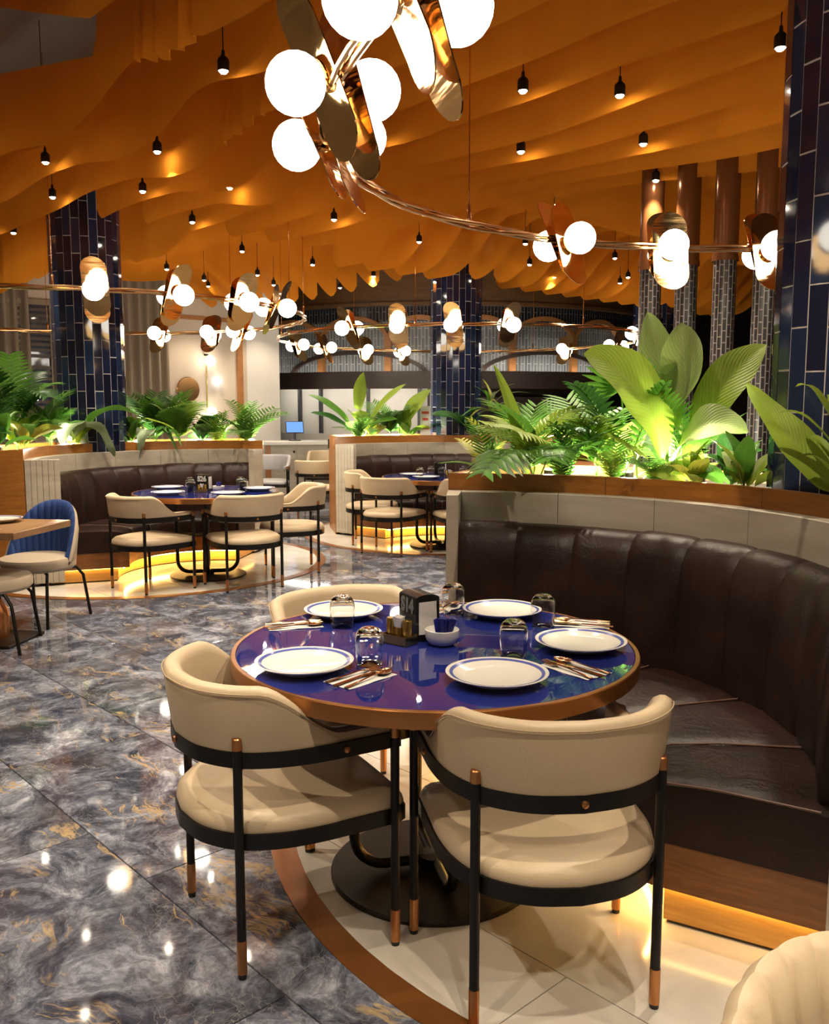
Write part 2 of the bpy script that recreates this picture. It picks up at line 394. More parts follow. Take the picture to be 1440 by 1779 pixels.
def arcpts(c, r, a0, a1, n, z=0.0): return [(c[0] + r * math.cos(R_(a0 + (a1 - a0) * i / n)), c[1] + r * math.sin(R_(a0 + (a1 - a0) * i / n)), z) for i in range(n + 1)]
def spot(name, loc, power, size=100, blend=0.6, rad=0.03, parent=None, color=LIGHT):
    l = bpy.data.lights.new(name, 'SPOT'); l.energy = power; l.spot_size = R_(size); l.spot_blend = blend; l.shadow_soft_size = rad; l.color = color
    o = bpy.data.objects.new(name, l); COL.objects.link(o); o.location = loc
    if parent is not None: o.parent = parent
    return o
def point(name, loc, power, rad=0.04, parent=None, color=LIGHT):
    l = bpy.data.lights.new(name, 'POINT'); l.energy = power; l.shadow_soft_size = rad; l.color = color
    o = bpy.data.objects.new(name, l); COL.objects.link(o); o.location = loc
    if parent is not None: o.parent = parent
    return o

# ------------------------------------------------------------------ floor
fl = MB().box((0, 8, -0.056), (30, 34, 0.1)).build('floor', 'screed', smooth=False)
struct(fl, 'dark bluish marble floor laid in large diagonal slabs')
def in_frame(x, y, margin=0.25):
    if y < 0.7 or y > 17: return False
    px = abs(x) / max(y, 0.1) * FPX
    return px < 720 + margin * FPX
TU, TV = 1.2, 0.6
cands = []
for r in range(-3, 26):
    v0 = 1.22 + (r - 0) * TV
    offs = (-2.57 if r % 2 == 0 else -1.79)
    for q in range(-14, 12):
        u0 = offs + q * TU
        x, y = uv(u0 + TU / 2, v0 + TV / 2)
        if in_frame(x, y): cands.append((math.hypot(x, y), x, y))
cands.sort()
tile_me = MB().box((0, 0, -0.006), (TU - 0.004, TV - 0.004, 0.012), bev=0.0012).mesh('marble_tile', 'marble', False)
for d, x, y in cands[:300]: link('marble_tile', tile_me, fl, (x, y, 0), AX)
rest = cands[300:]
if rest:
    mb = MB()
    for d, x, y in rest: mb.box((x, y, -0.006), (TU - 0.004, TV - 0.004, 0.012), AX)
    o = mb.build('marble_tile_field', 'marble', fl, smooth=False); o['kind'] = 'stuff'
def clip_circle(poly, c, rad, n=72):
    for i in range(n):
        a0, a1 = 2 * math.pi * i / n, 2 * math.pi * (i + 1) / n
        A = (c[0] + rad * math.cos(a0), c[1] + rad * math.sin(a0)); B = (c[0] + rad * math.cos(a1), c[1] + rad * math.sin(a1))
        out = []
        def side(p): return (B[0] - A[0]) * (p[1] - A[1]) - (B[1] - A[1]) * (p[0] - A[0])
        for k in range(len(poly)):
            p, q = poly[k], poly[(k + 1) % len(poly)]; sp, sq = side(p), side(q)
            if sp >= 0: out.append(p)
            if (sp >= 0) != (sq >= 0):
                t = sp / (sp - sq); out.append((p[0] + (q[0] - p[0]) * t, p[1] + (q[1] - p[1]) * t))
        poly = out
        if len(poly) < 3: return []
    return poly
def zone(c, rad, label, edge=0.085):
    mb = MB().lathe([(0.0, -0.005), (rad + edge, -0.005), (rad + edge, 0.001), (0.0, 0.001)], 96, (c[0], c[1], 0))
    z = mb.build('floor_zone', 'grout', fl, smooth=False)
    MB().lathe([(rad, 0.0), (rad + edge, 0.0), (rad + edge, 0.0042), (rad, 0.0042)], 128, (c[0], c[1], 0), closed=True).build('bronze_inlay', 'bronze_strip', z, smooth=False)
    for r in range(-6, 26):
        v0 = 1.20 + r * TV; offs = (-1.342 if r % 2 == 0 else -0.742)
        for q in range(-14, 10):
            u0 = offs + q * TU
            g = 0.0018
            poly = [uv(u0 + g, v0 + g), uv(u0 + TU - g, v0 + g), uv(u0 + TU - g, v0 + TV - g), uv(u0 + g, v0 + TV - g)]
            ctr = uv(u0 + TU / 2, v0 + TV / 2)
            if math.hypot(ctr[0] - c[0], ctr[1] - c[1]) > rad + 0.75: continue
            poly = clip_circle(poly, c, rad)
            if len(poly) >= 3: MB().prism(poly, 0.001, 0.004).build('cream_tile', 'cream_tile', z, smooth=False)
    return z
zone((1.2, 3.3), 1.65, '')
zone((-2.55, 8.55), 1.60, '')
zone((0.42, 10.7), 1.66, '')

# ------------------------------------------------------------------ room shell
CEIL = 4.1
struct(MB().box((0, 8, CEIL + 0.05), (30, 34, 0.1)).build('ceiling', 'ceiling_grey', smooth=False), 'grey painted concrete ceiling above the drapes')
def wall_uv(name, mat, u0, v0, u1, v1, z0, z1, label, th=0.1):
    a, b = uv(u0, v0), uv(u1, v1); L = math.hypot(b[0] - a[0], b[1] - a[1]); an = math.atan2(b[1] - a[1], b[0] - a[0])
    o = MB().box((0, 0, (z0 + z1) / 2), (L, th, z1 - z0)).build(name, mat, None, ((a[0] + b[0]) / 2, (a[1] + b[1]) / 2, 0), an, False)
    return struct(o, label)
WU = -13.0
wall_uv('wall_left', 'beige_wall', WU - 0.05, -3.0, WU - 0.05, 8.3, 0, CEIL, 'beige plaster wall with curtains behind the left booth')
wall_uv('wall_pier', 'white_wall', WU - 0.05, 8.3, WU - 0.05, 8.95, 0, CEIL, 'white plaster wall end beside the round kitchen')
wall_uv('wall_back', 'dark_panel', -19, 21.5, 6, 21.5, 0, CEIL, 'dark brown wall far behind the pillars')
wall_uv('wall_right', 'beige_wall', 5.5, -8, 5.5, 21.5, 0, CEIL, 'beige plaster wall to the right')
wall_uv('wall_front', 'beige_wall', -13, -3.0, 5.5, -3.0, 0, CEIL, 'beige plaster wall behind the viewer')
ANV = math.atan2(VY, VX)      # direction along v
def wallpt(v, off=0.0): return uv(WU + off, v)
# wooden wall trims
def vbox(name, mat, v, w, z0, z1, off=0.02, d=0.04, parent=None, smooth=False, bev=0.0):
    x, y = wallpt(v, off); return MB().box((0, 0, (z0 + z1) / 2), (w, d, z1 - z0), 0, bev).build(name, mat, parent, (x, y, 0), ANV, smooth)
struct(vbox('trim_1', 'arch_wood', 8.15, 0.10, 0, 3.5), 'vertical walnut trim strip on the beige wall')
struct(vbox('trim_2', 'arch_wood', 7.6, 1.15, 2.86, 2.92, 0.015, 0.03), 'thin horizontal walnut trim on the beige wall')
# window with blinds
x, y = wallpt(5.0)
win = thing('window_1', 'dark night window with blinds between the curtains', None, (x, y, 0), ANV, kind='structure')
MB().box((0, 0.0, 2.0), (1.5, 0.02, 1.9)).build('pane', 'window_night', win, (0, -0.02, 0), smooth=False)
MB().box((0, 0, 2.94), (1.6, 0.09, 0.07)).box((0, 0, 1.04), (1.6, 0.09, 0.07)).box((-0.78, 0, 2.0), (0.06, 0.09, 1.9)).box((0.78, 0, 2.0), (0.06, 0.09, 1.9)).build('frame', 'curtain_fabric', win, (0, -0.04, 0), smooth=False)
MB().box((0.05, 0, 2.0), (0.045, 0.06, 1.84)).build('mullion', 'curtain_fabric', win, (0, -0.04, 0), smooth=False)
sl = MB().box((0, 0, 0), (1.48, 0.012, 0.045)).mesh('blind_slat', 'blind_dark', False)
for k in range(20): 
    if not (9 < k < 11): link('blind_slat', sl, win, (0, -0.055, 1.32 + 0.08 * k), 0)
for dx, dz, w, h in ((-0.22, 1.62, 0.10, 0.12), (-0.12, 1.26, 0.34, 0.10), (0.42, 1.28, 0.22, 0.12)):
    MB().lathe([(0.0, -0.5), (0.7, -0.35), (1, 0), (0.7, 0.35), (0, 0.5)], 12).build('pane_reflection', 'reflection_glow', win, (dx, -0.075, dz)).scale = (w / 2, 0.01, h)  # glowing ovals stand in for reflections on the pane
# curtains: deep folds hanging from the ceiling
def curtain(v0, v1, label):
    n = int((v1 - v0) / 0.012); rows = [[], []]
    for k in range(n + 1):
        v = v0 + (v1 - v0) * k / n; w = math.sin(2 * math.pi * (v - v0) / 0.15)
        off = 0.11 + 0.05 * math.copysign(abs(w) ** 0.6, w) + 0.012 * math.sin(v * 23)
        x, y = uv(WU + off, v)
        rows[0].append((x, y, 0.02)); rows[1].append((x, y, 3.95))
    rows2 = [[(p[0] - 0.006 * UX, p[1] - 0.006 * UY, p[2]) for p in r] for r in rows]
    mb = MB().sheet(rows).sheet(rows2)
    o = mb.build('curtain', 'curtain_fabric', angle=60); tag(o, label, 'curtain', 'tall taupe curtains')
    return o
curtain(3.6, 4.72, 'taupe floor-length curtain at the left edge beside the dark window')
curtain(5.85, 6.82, 'taupe floor-length curtain just right of the left tiled column')

# ------------------------------------------------------------------ tiled columns
def column(name, c, D, z0, label, ncol=26, th=0.32):
    r = D / 2
    col = MB().lathe([(0, 0), (r - 0.0034, 0), (r - 0.0034, CEIL), (0, CEIL)], 72).build(name, 'tile_grout', None, (c[0], c[1], 0))
    struct(col, label)
    da = 2 * math.pi / ncol; half = da / 2 - 0.0030 / r; h = th / 2 - 0.0028; rows = []
    V = []; F = []; n = 1
    for i in range(n + 1):
        a = -half + 2 * half * i / n
        for rr, zz in ((r - 0.012, -h), (r - 0.0015, -h), (r, -h + 0.0015), (r, h - 0.0015), (r - 0.0015, h), (r - 0.012, h)):
            V.append((rr * math.cos(a), rr * math.sin(a), zz))
    for i in range(n):
        for k in range(5): F.append((i * 6 + k, i * 6 + k + 1, (i + 1) * 6 + k + 1, (i + 1) * 6 + k))
    F += [tuple(range(6)), tuple(n * 6 + k for k in range(5, -1, -1))]
    mb = MB().add(V, F); me = mb.mesh('column_tile', 'navy_tile', False)
    base = math.atan2(-c[1], -c[0])
    cnt = 0
    for i in range(ncol):
        shift = (0, 0.5, 0.02, 0.52)[i % 4] * th
        k = 0; z = z0 + shift
        while z < CEIL - 0.05 and cnt < 300:
            o = link('column_tile', me, col, (0, 0, z), base + i * da); o.rotation_euler = (0, random.uniform(-0.0045, 0.0045), base + i * da + random.uniform(-0.0025, 0.0025)); z += th; cnt += 1
    return col
column('column_1', (1.763, 3.593), 0.66, 1.15, 'round column in glossy navy tiles rising from the nearest planter')
column('column_2', (-3.20, 8.95), 0.67, 1.0, 'round column in glossy navy tiles behind the left booth')
column('column_3', (0.52, 11.45), 0.645, 1.0, 'round column in glossy navy tiles behind the middle booth')
column('column_4', (3.80, 14.5), 0.65, 1.0, 'round navy tiled column far off between the slim mosaic pillars')

# ------------------------------------------------------------------ slim pillars with copper tops on the nearest planter
def pillar(x, y, label):
    t = thing('mosaic_pillar', label, 'pillar', (x, y, 0), 0, 'slim mosaic pillars on the plinth')
    n = 28; r = 0.082; rows = []; uvs = []
    for z in (1.02, 2.56):
        rows.append([(r * math.cos(2 * math.pi * i / n), r * math.sin(2 * math.pi * i / n), z) for i in range(n + 1)])
        uvs.append([(z, 2 * math.pi * r * i / n) for i in range(n + 1)])
    mb = MB().sheet(rows, uvs=uvs); mb.build('mosaic_shaft', 'mosaic', t)
    MB().lathe([(0, 2.56), (0.088, 2.56), (0.088, CEIL), (0, CEIL)], 28).build('copper_sleeve', 'copper_pipe', t)
    MB().lathe([(0.084, 2.54), (0.094, 2.54), (0.094, 2.575), (0.084, 2.575)], 28, closed=True).build('collar', 'copper_pipe', t)
PP = [((1.83, 7.13), 'leftmost of the four slim dark mosaic pillars with copper tops'), ((2.04, 6.90), 'second slim dark mosaic pillar from the left, beside the far navy column'),
      ((2.25, 6.67), 'third slim dark mosaic pillar from the left, behind the yellow-green leaf'), ((2.46, 6.45), 'slim dark mosaic pillar next to the large navy column')]
for (x, y), lb in PP: pillar(x, y, lb)

# ------------------------------------------------------------------ ceiling drapes
FS = 0.44
def fin_z1(u, v):
    z = 3.16 + 0.025 * math.sin(1.3 * u + 1.1 * v)
    uc = -5.35 - 0.32 * max(0, v - 2.4)
    if v < 4.2: z += 0.07 * gauss((u - uc - 0.9) / 0.4) - 0.15 * gauss((u - uc) / 0.6) - 0.03 * (u < uc) * min(1, (uc - u))
    else: z += 0.05 * math.sin((u - 0.4 * v) * 1.5)
    if v > 5.8:
        k = smooth01((u + 7.45) / 0.9); hi = 0.42 * math.exp(-((u + 6.45) / 0.85) ** 2)
        z = (2.98) * (1 - k) + z * k + hi * k
    if 1.6 < v < 2.0: z = 3.14 + 0.40 * max(0.0, min(1.0, (-3.9 - u) / 1.15))
    return z
def fin_z2(v, u):
    t = (v - 4.25) / (7.65 - 4.25); t = max(0, min(1, t))
    e = min(t, 1 - t); k = smooth01(e / 0.22)
    return 2.98 + (0.50 - 0.03 * abs(u + 10)) * k + 0.06 * math.sin(t * 9 + u)
def fin_top(u, v):
    t = CEIL - 0.01
    if 2.1 < v < 2.3: t -= (t - min(t, 3.37 + 0.19 * max(0, -4.9 - u))) * smooth01((-4.72 - u) / 0.16)
    if 2.5 < v < 2.7: t -= 0.42 * smooth01((-4.75 - u) / 0.2)
    return t
def drape(a0, a1, const, axis, zf, label, group='orange mesh ceiling drapes', ragged=None):
    n = max(6, int((a1 - a0) / 0.05)); rows = [[] for _ in range(5)]
    for i in range(n + 1):
        s = a0 + (a1 - a0) * i / n; zb = zf(s, const); w = 0.0
        e = min(s - a0, a1 - s)
        if e < 0.12: zb += 0.10 * (1 - e / 0.12) ** 2
        if ragged and abs(s - ragged) < 0.32: w = 0.035 * math.sin((s - ragged) * 55); zb -= 0.05 * (1 - abs(s - ragged) / 0.32) + 0.018 * math.sin((s - ragged) * 40)
        zt = fin_top(s, const) if axis == 'u' else CEIL - 0.01
        for k in range(5):
            f = k / 4; ww = (w + 0.012 * math.sin(s * 5.1 + const * 3)) * (1 - f)
            p = uv(s, const + ww) if axis == 'u' else uv(const + ww, s)
            rows[k].append((p[0], p[1], zb + (zt - zb) * f))
    o = MB().sheet(rows).build('ceiling_drape', 'orange_mesh', angle=80)
    return tag(o, label, 'drape', group)
COLS = [(-1.42, 3.74), (-7.96, 8.18), (-8.69, 3.73), (-8.02, 12.67)]
k = -9; nd = 0
while 2.20 + FS * k < 14.2:
    v = 2.20 + FS * k
    lo = -9.6 if v < 3.3 else -7.9
    segs = [(lo, 3.5)]
    for cu, cv in COLS:
        if abs(v - cv) < 0.40:
            new = []
            for a, b in segs:
                if a < cu - 0.42 < b: new.append((a, cu - 0.42))
                if a < cu + 0.42 < b: new.append((cu + 0.42, b))
                if not (a < cu - 0.42 < b) and not (a < cu + 0.42 < b): new.append((a, b))
            segs = new
    for a, b in segs:
        if b - a < 0.3: continue
        if k < -1: lab, gr = 'long orange mesh drape on the ceiling over and behind the viewer', 'drapes behind the viewer'
        else: lab, gr = '%s long orange mesh ceiling drape, counting away from the viewer' % ORD[nd], 'orange mesh ceiling drapes'; nd += 1
        drape(a, b, v, 'u', fin_z1, lab, gr, ragged={0: -4.1, 2: -4.75, -1: -3.2}.get(k))
    k += 1
for q in range(11):
    u = -8.42 - FS * q
    drape(4.25, 7.65, u, 'v', fin_z2, '%s arched orange drape between the two far columns, counting away' % ORD[q], 'arched ceiling drapes')
for q in range(8):      # small drapes left of the left column
    u = -9.9 - FS * q
    drape(0.9, 3.2, u, 'v', lambda v, u: 3.05 + 0.3 * smooth01((3.2 - v) / 0.6), '%s short orange drape above the left curtains, counting away' % ORD[q], 'drapes above the left curtains')

# ------------------------------------------------------------------ booths: planter wall + banquette
def booth(tagname, c, a0, a1, zb, zs, zr, where, pa0, pa1, pw=0.55):
    """c arc centre, a0<a1 degrees; zb backrest top, zs stone top, zr rim top"""
    P = thing('stone_planter', 'curved travertine planter wall with walnut rim, ' + where, 'planter', (0, 0, 0))
    ri = 1.40; ro = 1.465; ef = 2.6
    npan = max(3, round((a1 - a0 - 2 * ef) / 20)); st = (a1 - a0 - 2 * ef) / npan
    for i in range(npan):
        b0 = a0 + ef + st * i; MB().sweep_arc([(ri, 0.0), (ro, 0.0), (ro, zs - 0.004), (ro - 0.004, zs), (ri + 0.004, zs), (ri, zs - 0.004)], c, b0 + 0.06, b0 + st - 0.06, 8).build('stone_panel', 'travertine', P)
    # walnut planter box: front rim, outer board, end boards, soil
    r2 = ro + pw; nb = 4; sb = (a1 - a0) / nb
    for i in range(nb):
        MB().sweep_arc([(ro + 0.005, zs - 0.05), (ro + 0.035, zs - 0.05), (ro + 0.035, zr), (ro + 0.005, zr)], c, a0 + sb * i + 0.05, a0 + sb * (i + 1) - 0.05, 10).build('rim_board', 'walnut_rim', P)
        pb = (pa1 - pa0) / nb; MB().sweep_arc([(r2, 0.0), (r2 + 0.03, 0.0), (r2 + 0.03, zr), (r2, zr)], c, pa0 + pb * i + 0.05, pa0 + pb * (i + 1) - 0.05, 10).build('outer_board', 'walnut_rim', P)
    MB().sweep_arc([(ro + 0.03, zr - 0.16), (r2, zr - 0.16), (r2, zr - 0.05), (ro + 0.03, zr - 0.05)], c, max(a0 + 0.5, pa0 - 1), min(a1 - 0.5, pa1 + 1), 30).build('soil', 'soil', P)
    for a in (a0, a1):
        sg = 1 if a == a0 else -1
        pa = pa0 if a == a0 else pa1; q4 = [(c[0] + r * math.cos(R_(b)), c[1] + r * math.sin(R_(b))) for r, b in ((ro + 0.004, a), (r2 + 0.03, pa), (r2 + 0.03, pa + sg * 1.2), (ro + 0.004, a + sg * 1.4))]
        MB().prism(q4, 0.0, zr).build('end_board', 'walnut_rim', P, smooth=False)
        # fluted travertine end panel: separate slats with gaps
        e = MB().sweep_arc([(1.20, 0.03), (ro, 0.03), (ro, zs - 0.006), (1.20, zs - 0.006)], c, a + sg * 0.35, a + sg * (ef - 0.35), 2).build('end_panel', 'groove', P, smooth=False)
        ns = 6; w = (ro - 1.195) / ns
        for i in range(ns):
            r0 = 1.195 + w * i
            MB().sweep_arc([(r0 + 0.0015, 0.03), (r0 + w - 0.0015, 0.03), (r0 + w - 0.0015, zs), (r0 + 0.0015, zs)], c, a, a + sg * ef, 2).build('slat', 'travertine', e, smooth=False)
    # banquette
    B = thing('banquette', 'curved dark brown leather banquette, ' + where, 'bench', (0, 0, 0))
    s = zb / 0.97
    prof = [(1.398, 0.40), (1.165, 0.40), (1.160, 0.50), (1.165, 0.66), (1.175, 0.79), (1.195, 0.885), (1.225, 0.938), (1.262, 0.964), (1.305, 0.97), (1.35, 0.955), (1.38, 0.92), (1.398, 0.86)]
    prof = [(r, z * s if z > 0.45 else z) for r, z in prof]
    nch = max(5, round((a1 - a0 - 2 * ef) / 12.6)); sc = (a1 - a0 - 2 * ef) / nch
    rnd = random.Random(tagname)
    for i in range(nch):
        b0 = a0 + ef + sc * i; dz = rnd.uniform(-0.006, 0.006)
        def puff(pr, t):
            k = 1 - abs(2 * t - 1) ** 7
            return [(r - (0.012 * k if 1 <= q <= 7 else 0), z + ((0.005 * k + dz * k) if 5 <= q <= 9 else 0)) for q, (r, z) in enumerate(pr)]
        MB().sweep_arc(prof, c, b0, b0 + sc, 12, puff=puff).build('back_channel', 'brown_leather', B, angle=60)
    sp = [(1.20, 0.26), (0.70, 0.26), (0.672, 0.272), (0.66, 0.315), (0.66, 0.372), (0.668, 0.403), (0.69, 0.427), (0.74, 0.441), (0.86, 0.453), (1.02, 0.457), (1.20, 0.45)]
    ng = max(3, round((a1 - a0) / 26)); sg_ = (a1 - a0) / ng
    for i in range(ng):
        b0 = a0 + sg_ * i
        def puff2(pr, t):
            k = 1 - abs(2 * t - 1) ** 8
            return [(r, z - (0.012 * (1 - k) if q >= 4 else 0)) for q, (r, z) in enumerate(pr)]
        cu = MB().sweep_arc(sp, c, b0 + 0.05, b0 + sg_ - 0.05, 16, puff=puff2).build('seat_cushion', 'brown_leather', B, angle=60)
        a = R_(b0 + 0.05); MB().tube([(c[0] + r * math.cos(a), c[1] + r * math.sin(a), z + 0.001) for r, z in [(0.662, 0.30), (0.662, 0.37), (0.672, 0.397), (0.70, 0.421), (0.76, 0.437), (0.9, 0.447), (1.17, 0.447)]], 0.0035, 6).build('seam', 'leather_seam', cu)
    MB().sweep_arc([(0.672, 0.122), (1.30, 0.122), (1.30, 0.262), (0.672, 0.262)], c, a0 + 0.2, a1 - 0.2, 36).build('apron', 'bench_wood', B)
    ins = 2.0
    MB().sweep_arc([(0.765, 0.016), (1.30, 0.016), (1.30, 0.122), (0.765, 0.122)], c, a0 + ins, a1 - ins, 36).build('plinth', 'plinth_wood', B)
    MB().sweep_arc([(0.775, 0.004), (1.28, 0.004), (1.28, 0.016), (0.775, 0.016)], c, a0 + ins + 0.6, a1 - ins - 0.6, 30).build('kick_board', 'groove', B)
    led = MB().sweep_arc([(0.712, 0.112), (0.724, 0.112), (0.724, 0.1215), (0.712, 0.1215)], c, a0 + 1.5, a1 - 1.5, 40)
    for a in (a0 + 1.7, a1 - 1.7):
        ca, sa = math.cos(R_(a)), math.sin(R_(a)); pass
    led.build('led_strip', 'led_warm', B, smooth=False)
    for a, w in ((a0 + 0.7, 1.1), (a1 - 0.7, -1.1)): MB().sweep_arc([(0.74, 0.119), (1.19, 0.119), (1.19, 0.1218), (0.74, 0.1218)], c, a, a + w, 2).build('end_led', 'led_soft', B, smooth=False)
    return P, B
BN = ((0.06, 2.84), -31.5, 86.0, 0.97, 1.10, 1.18)
BL = ((-1.83, 7.88), 80.0, 202.0, 0.92, 1.06, 1.145)
BM = ((0.28, 9.60), 28.0, 145.0, 0.92, 1.06, 1.145)
booth('n', *BN, 'at the nearest blue table', -31.5, 79.0, 0.72)
booth('l', *BL, 'around the table marked S26', 92.0, 202.0)
booth('m', *BM, 'around the table in the middle distance', 30.0, 131.0)
# second fluted panel: the next booth backs on to the middle planter

# ------------------------------------------------------------------ chandeliers
def stadium(L, Wd, n=10):
    h = (L - Wd) / 2; r = Wd / 2
    return [(r * math.cos(math.pi * i / n), h + r * math.sin(math.pi * i / n)) for i in range(n + 1)] + [(r * math.cos(math.pi + math.pi * i / n), -h + r * math.sin(math.pi + math.pi * i / n)) for i in range(n + 1)]
def petal_mesh():
    out = stadium(0.47, 0.195, 12); V = []; F = []; N = len(out)
    for sg in (1, -1):
        for s in (1.0, 0.66, 0.33):
            for x, z in out: V.append((x * s, sg * 0.002 + 0.02 * (z * s / 0.23) ** 2 - 0.0 * s, z * s))
        V.append((0, sg * 0.002, 0))
    for b in (0, 3 * N + 1):
        for q in range(2):
            for i in range(N): F.append((b + q * N + i, b + q * N + (i + 1) % N, b + (q + 1) * N + (i + 1) % N, b + (q + 1) * N + i))
        for i in range(N): F.append((b + 2 * N + i, b + 2 * N + (i + 1) % N, b + 3 * N))
    for i in range(N): F.append((i, (i + 1) % N, 3 * N + 1 + (i + 1) % N, 3 * N + 1 + i))
    return MB().add(V, F).mesh('petal', 'gold_mirror', True, 50)
PETAL = petal_mesh()
gp = [(0.0, -0.084)] + [(0.084 * math.cos(R_(a)), 0.084 * math.sin(R_(a))) for a in range(-75, 90, 15)] + [(0.0, 0.084)]
GLOBE = MB().lathe(gp, 24).mesh('globe', 'globe_glow', True, 80)
CUP = MB().lathe([(0.0, 0.0), (0.040, 0.0), (0.050, 0.012), (0.052, 0.026), (0.047, 0.026), (0.035, 0.012), (0.0, 0.008)], 20).mesh('cup', 'gold_tube', True, 40)
def orient(o, loc, xa, ya, za):
    o.matrix_local = Matrix(((xa.x, ya.x, za.x, loc.x), (xa.y, ya.y, za.y, loc.y), (xa.z, ya.z, za.z, loc.z), (0, 0, 0, 1)))
def chandelier(c, z, rad, angs, label, cables):
    t = thing('ring_chandelier', label, 'chandelier', (c[0], c[1], z), 0, 'gold ring chandeliers')
    for k, (dr, dz) in enumerate(((0, 0.014), (0.013, -0.008), (-0.013, -0.008))):
        path = []
        for i in range(120):
            a = 2 * math.pi * i / 120; tw = a * 9 + k * 2.094
            path.append(((rad + 0.015 * math.cos(tw)) * math.cos(a), (rad + 0.015 * math.cos(tw)) * math.sin(a), 0.015 * math.sin(tw)))
        MB().tube(path, 0.0095, 7, True).build('ring_tube', 'gold_tube', t)
    up = Vector((0, 0, 1))
    for i, deg in enumerate(angs):
        a = R_(deg); er = Vector((math.cos(a), math.sin(a), 0)); et = Vector((-math.sin(a), math.cos(a), 0))
        for sg in (1, -1):
            yaw = R_(16 if sg > 0 else -14) * (1 if i % 2 else -1); nr = (er * sg * math.cos(yaw) + et * math.sin(yaw)).normalized()
            tilt = R_(25 if sg > 0 else -17)
            za = (up * math.cos(tilt) + nr * math.sin(tilt)).normalized(); ya = (nr - za * nr.dot(za)).normalized(); xa = ya.cross(za)
            p = er * (rad + sg * 0.032) + up * (0.02 if sg > 0 else -0.03)
            o = link('petal', PETAL, t); orient(o, p, xa, ya, za)
            cp = link('cup', CUP, t); orient(cp, p + ya * 0.004, xa, -za, ya)
            g = link('globe', GLOBE, t); orient(g, p + ya * 0.088, xa, ya, za)
        MB().lathe([(0, -0.03), (0.03, -0.03), (0.03, 0.03), (0, 0.03)], 14).build('joint', 'gold_tube', t).matrix_local = Matrix.Translation(er * rad) @ Matrix.Rotation(a, 4, 'Z') @ Matrix.Rotation(math.pi / 2, 4, 'X')
    for ca in cables:
        a = R_(ca); x, y = rad * math.cos(a), rad * math.sin(a)
        MB().tube([(x, y, 0.0), (x, y, CEIL - z - 0.001)], 0.004, 6).lathe([(0, 0.0), (0.012, 0.0), (0.012, 0.09), (0.005, 0.10), (0, 0.1)], 10, (x, y, 0)).build('suspension_rod', 'gold_tube', t)
    return t
chandelier((1.858, 3.166), 2.40, 2.15, (-180, -166, -150.5, 119, 101, 85.5, 70, 55, -60, -42, -25), 'nearest gold ring chandelier with oval petals, overhead and cut by the top edge', (-157, 137.6, 60, 15, 230, 290))
chandelier((-3.34, 9.16), 2.40, 2.23, (-67, -51, -34, -21.5, 56, 68, 86, 104, -130, -147, 165, 148, 205), 'gold ring chandelier with white globes hanging above the left booth', (0, -14, 14, 60, 120, 240, 285))
chandelier((0.66, 12.59), 2.40, 2.52, (-124, -109.5, -95.2, -81.2, 161, 144, 125, 110, 94, 47, 22, -4, -18, -32), 'farthest gold ring chandelier, hanging in front of the arched kitchen', (200, 255, 300, 350, 60, 130))

# ------------------------------------------------------------------ ceiling pendant spots
SPOTS = [(-6.45, 2.36, 3.13), (-5.68, 2.83, 3.13), (-4.12, 2.36, 3.13), (-6.78, 3.36, 3.13), (-6.22, 3.81, 3.13), (-7.58, 4.32, 3.13), (-7.46, 2.97, 3.13), (-9.01, 3.2, 3.13), (-8.41, 5.34, 3.13), (-10.11, 5.36, 3.13), (-10.64, 6.17, 3.13),
         (-9.77, 6.42, 3.13), (-10.4, 7.09, 3.13), (-6.61, 5.18, 3.13), (-8.63, 6.43, 3.13), (-10.02, 7.93, 3.13), (-8.86, 7.55, 3.13), (-6.89, 6.37, 3.13), (-4.49, 3.95, 3.13), (-3.28, 3.66, 3.13), (-4.04, 4.52, 3.13), (-2.97, 4.34, 3.13),
         (-3.39, 5.18, 3.13), (-3.85, 5.76, 3.13), (-5.15, 6.45, 3.13), (-6.22, 7.24, 3.13), (-6.91, 8.27, 3.13), (-5.97, 8.61, 3.13), (-7.1, 10.37, 3.13), (-6.72, 9.99, 3.13), (-2.08, 4.26, 3.13), (-7.36, 9.3, 3.13),
         (-2.3, 1.54, 3.05), (-1.2, 2.42, 3.06), (-0.6, 1.1, 3.06), (-3.4, 0.7, 3.06), (-4.4, 1.4, 3.1), (-12.3, 7.2, 3.3), (-12.3, 8.5, 3.3), (0.4, 0.2, 3.06), (-1.0, -0.7, 3.06), (1.3, -0.6, 3.06), (0.9, 1.2, 3.06), (-2.3, -0.2, 3.06)]  # closing entries are added: a pair brightens the pier, unseen ones the chair backs
SPOTS = [(u, (2.20 + FS * math.ceil((v - 2.20) / FS) - 0.11 if (u > -7.9 and v > 2.2 and v < 8) else v), (3.17 if (u > -7.9 and v > 2.2 and v < 8) else z)) for u, v, z in SPOTS]
CAN = MB().lathe([(0.0, 0.10), (0.008, 0.10), (0.010, 0.075), (0.026, 0.06), (0.030, 0.05), (0.030, 0.0), (0.024, 0.0), (0.024, 0.02), (0.0, 0.02)], 16).mesh('can', 'base_metal', True, 40)
BULB = MB().lathe([(0.0, -0.014), (0.014, -0.010), (0.022, 0.0), (0.022, 0.012), (0.0, 0.018)], 14).mesh('bulb', 'bulb_glow', True, 60)
def spot_x(s):
    x, y = uv(s[0], s[1]); return 720 + FPX * x / y if y > 0.5 else 9999
def spot_seen(s):
    x, y = uv(s[0], s[1]); return y > 2 and abs(x / y) * FPX < 720 and HORIZON - FPX * (s[2] - CAM_H) / y > 0
SPOTS.sort(key=lambda s: (not spot_seen(s), spot_x(s)))
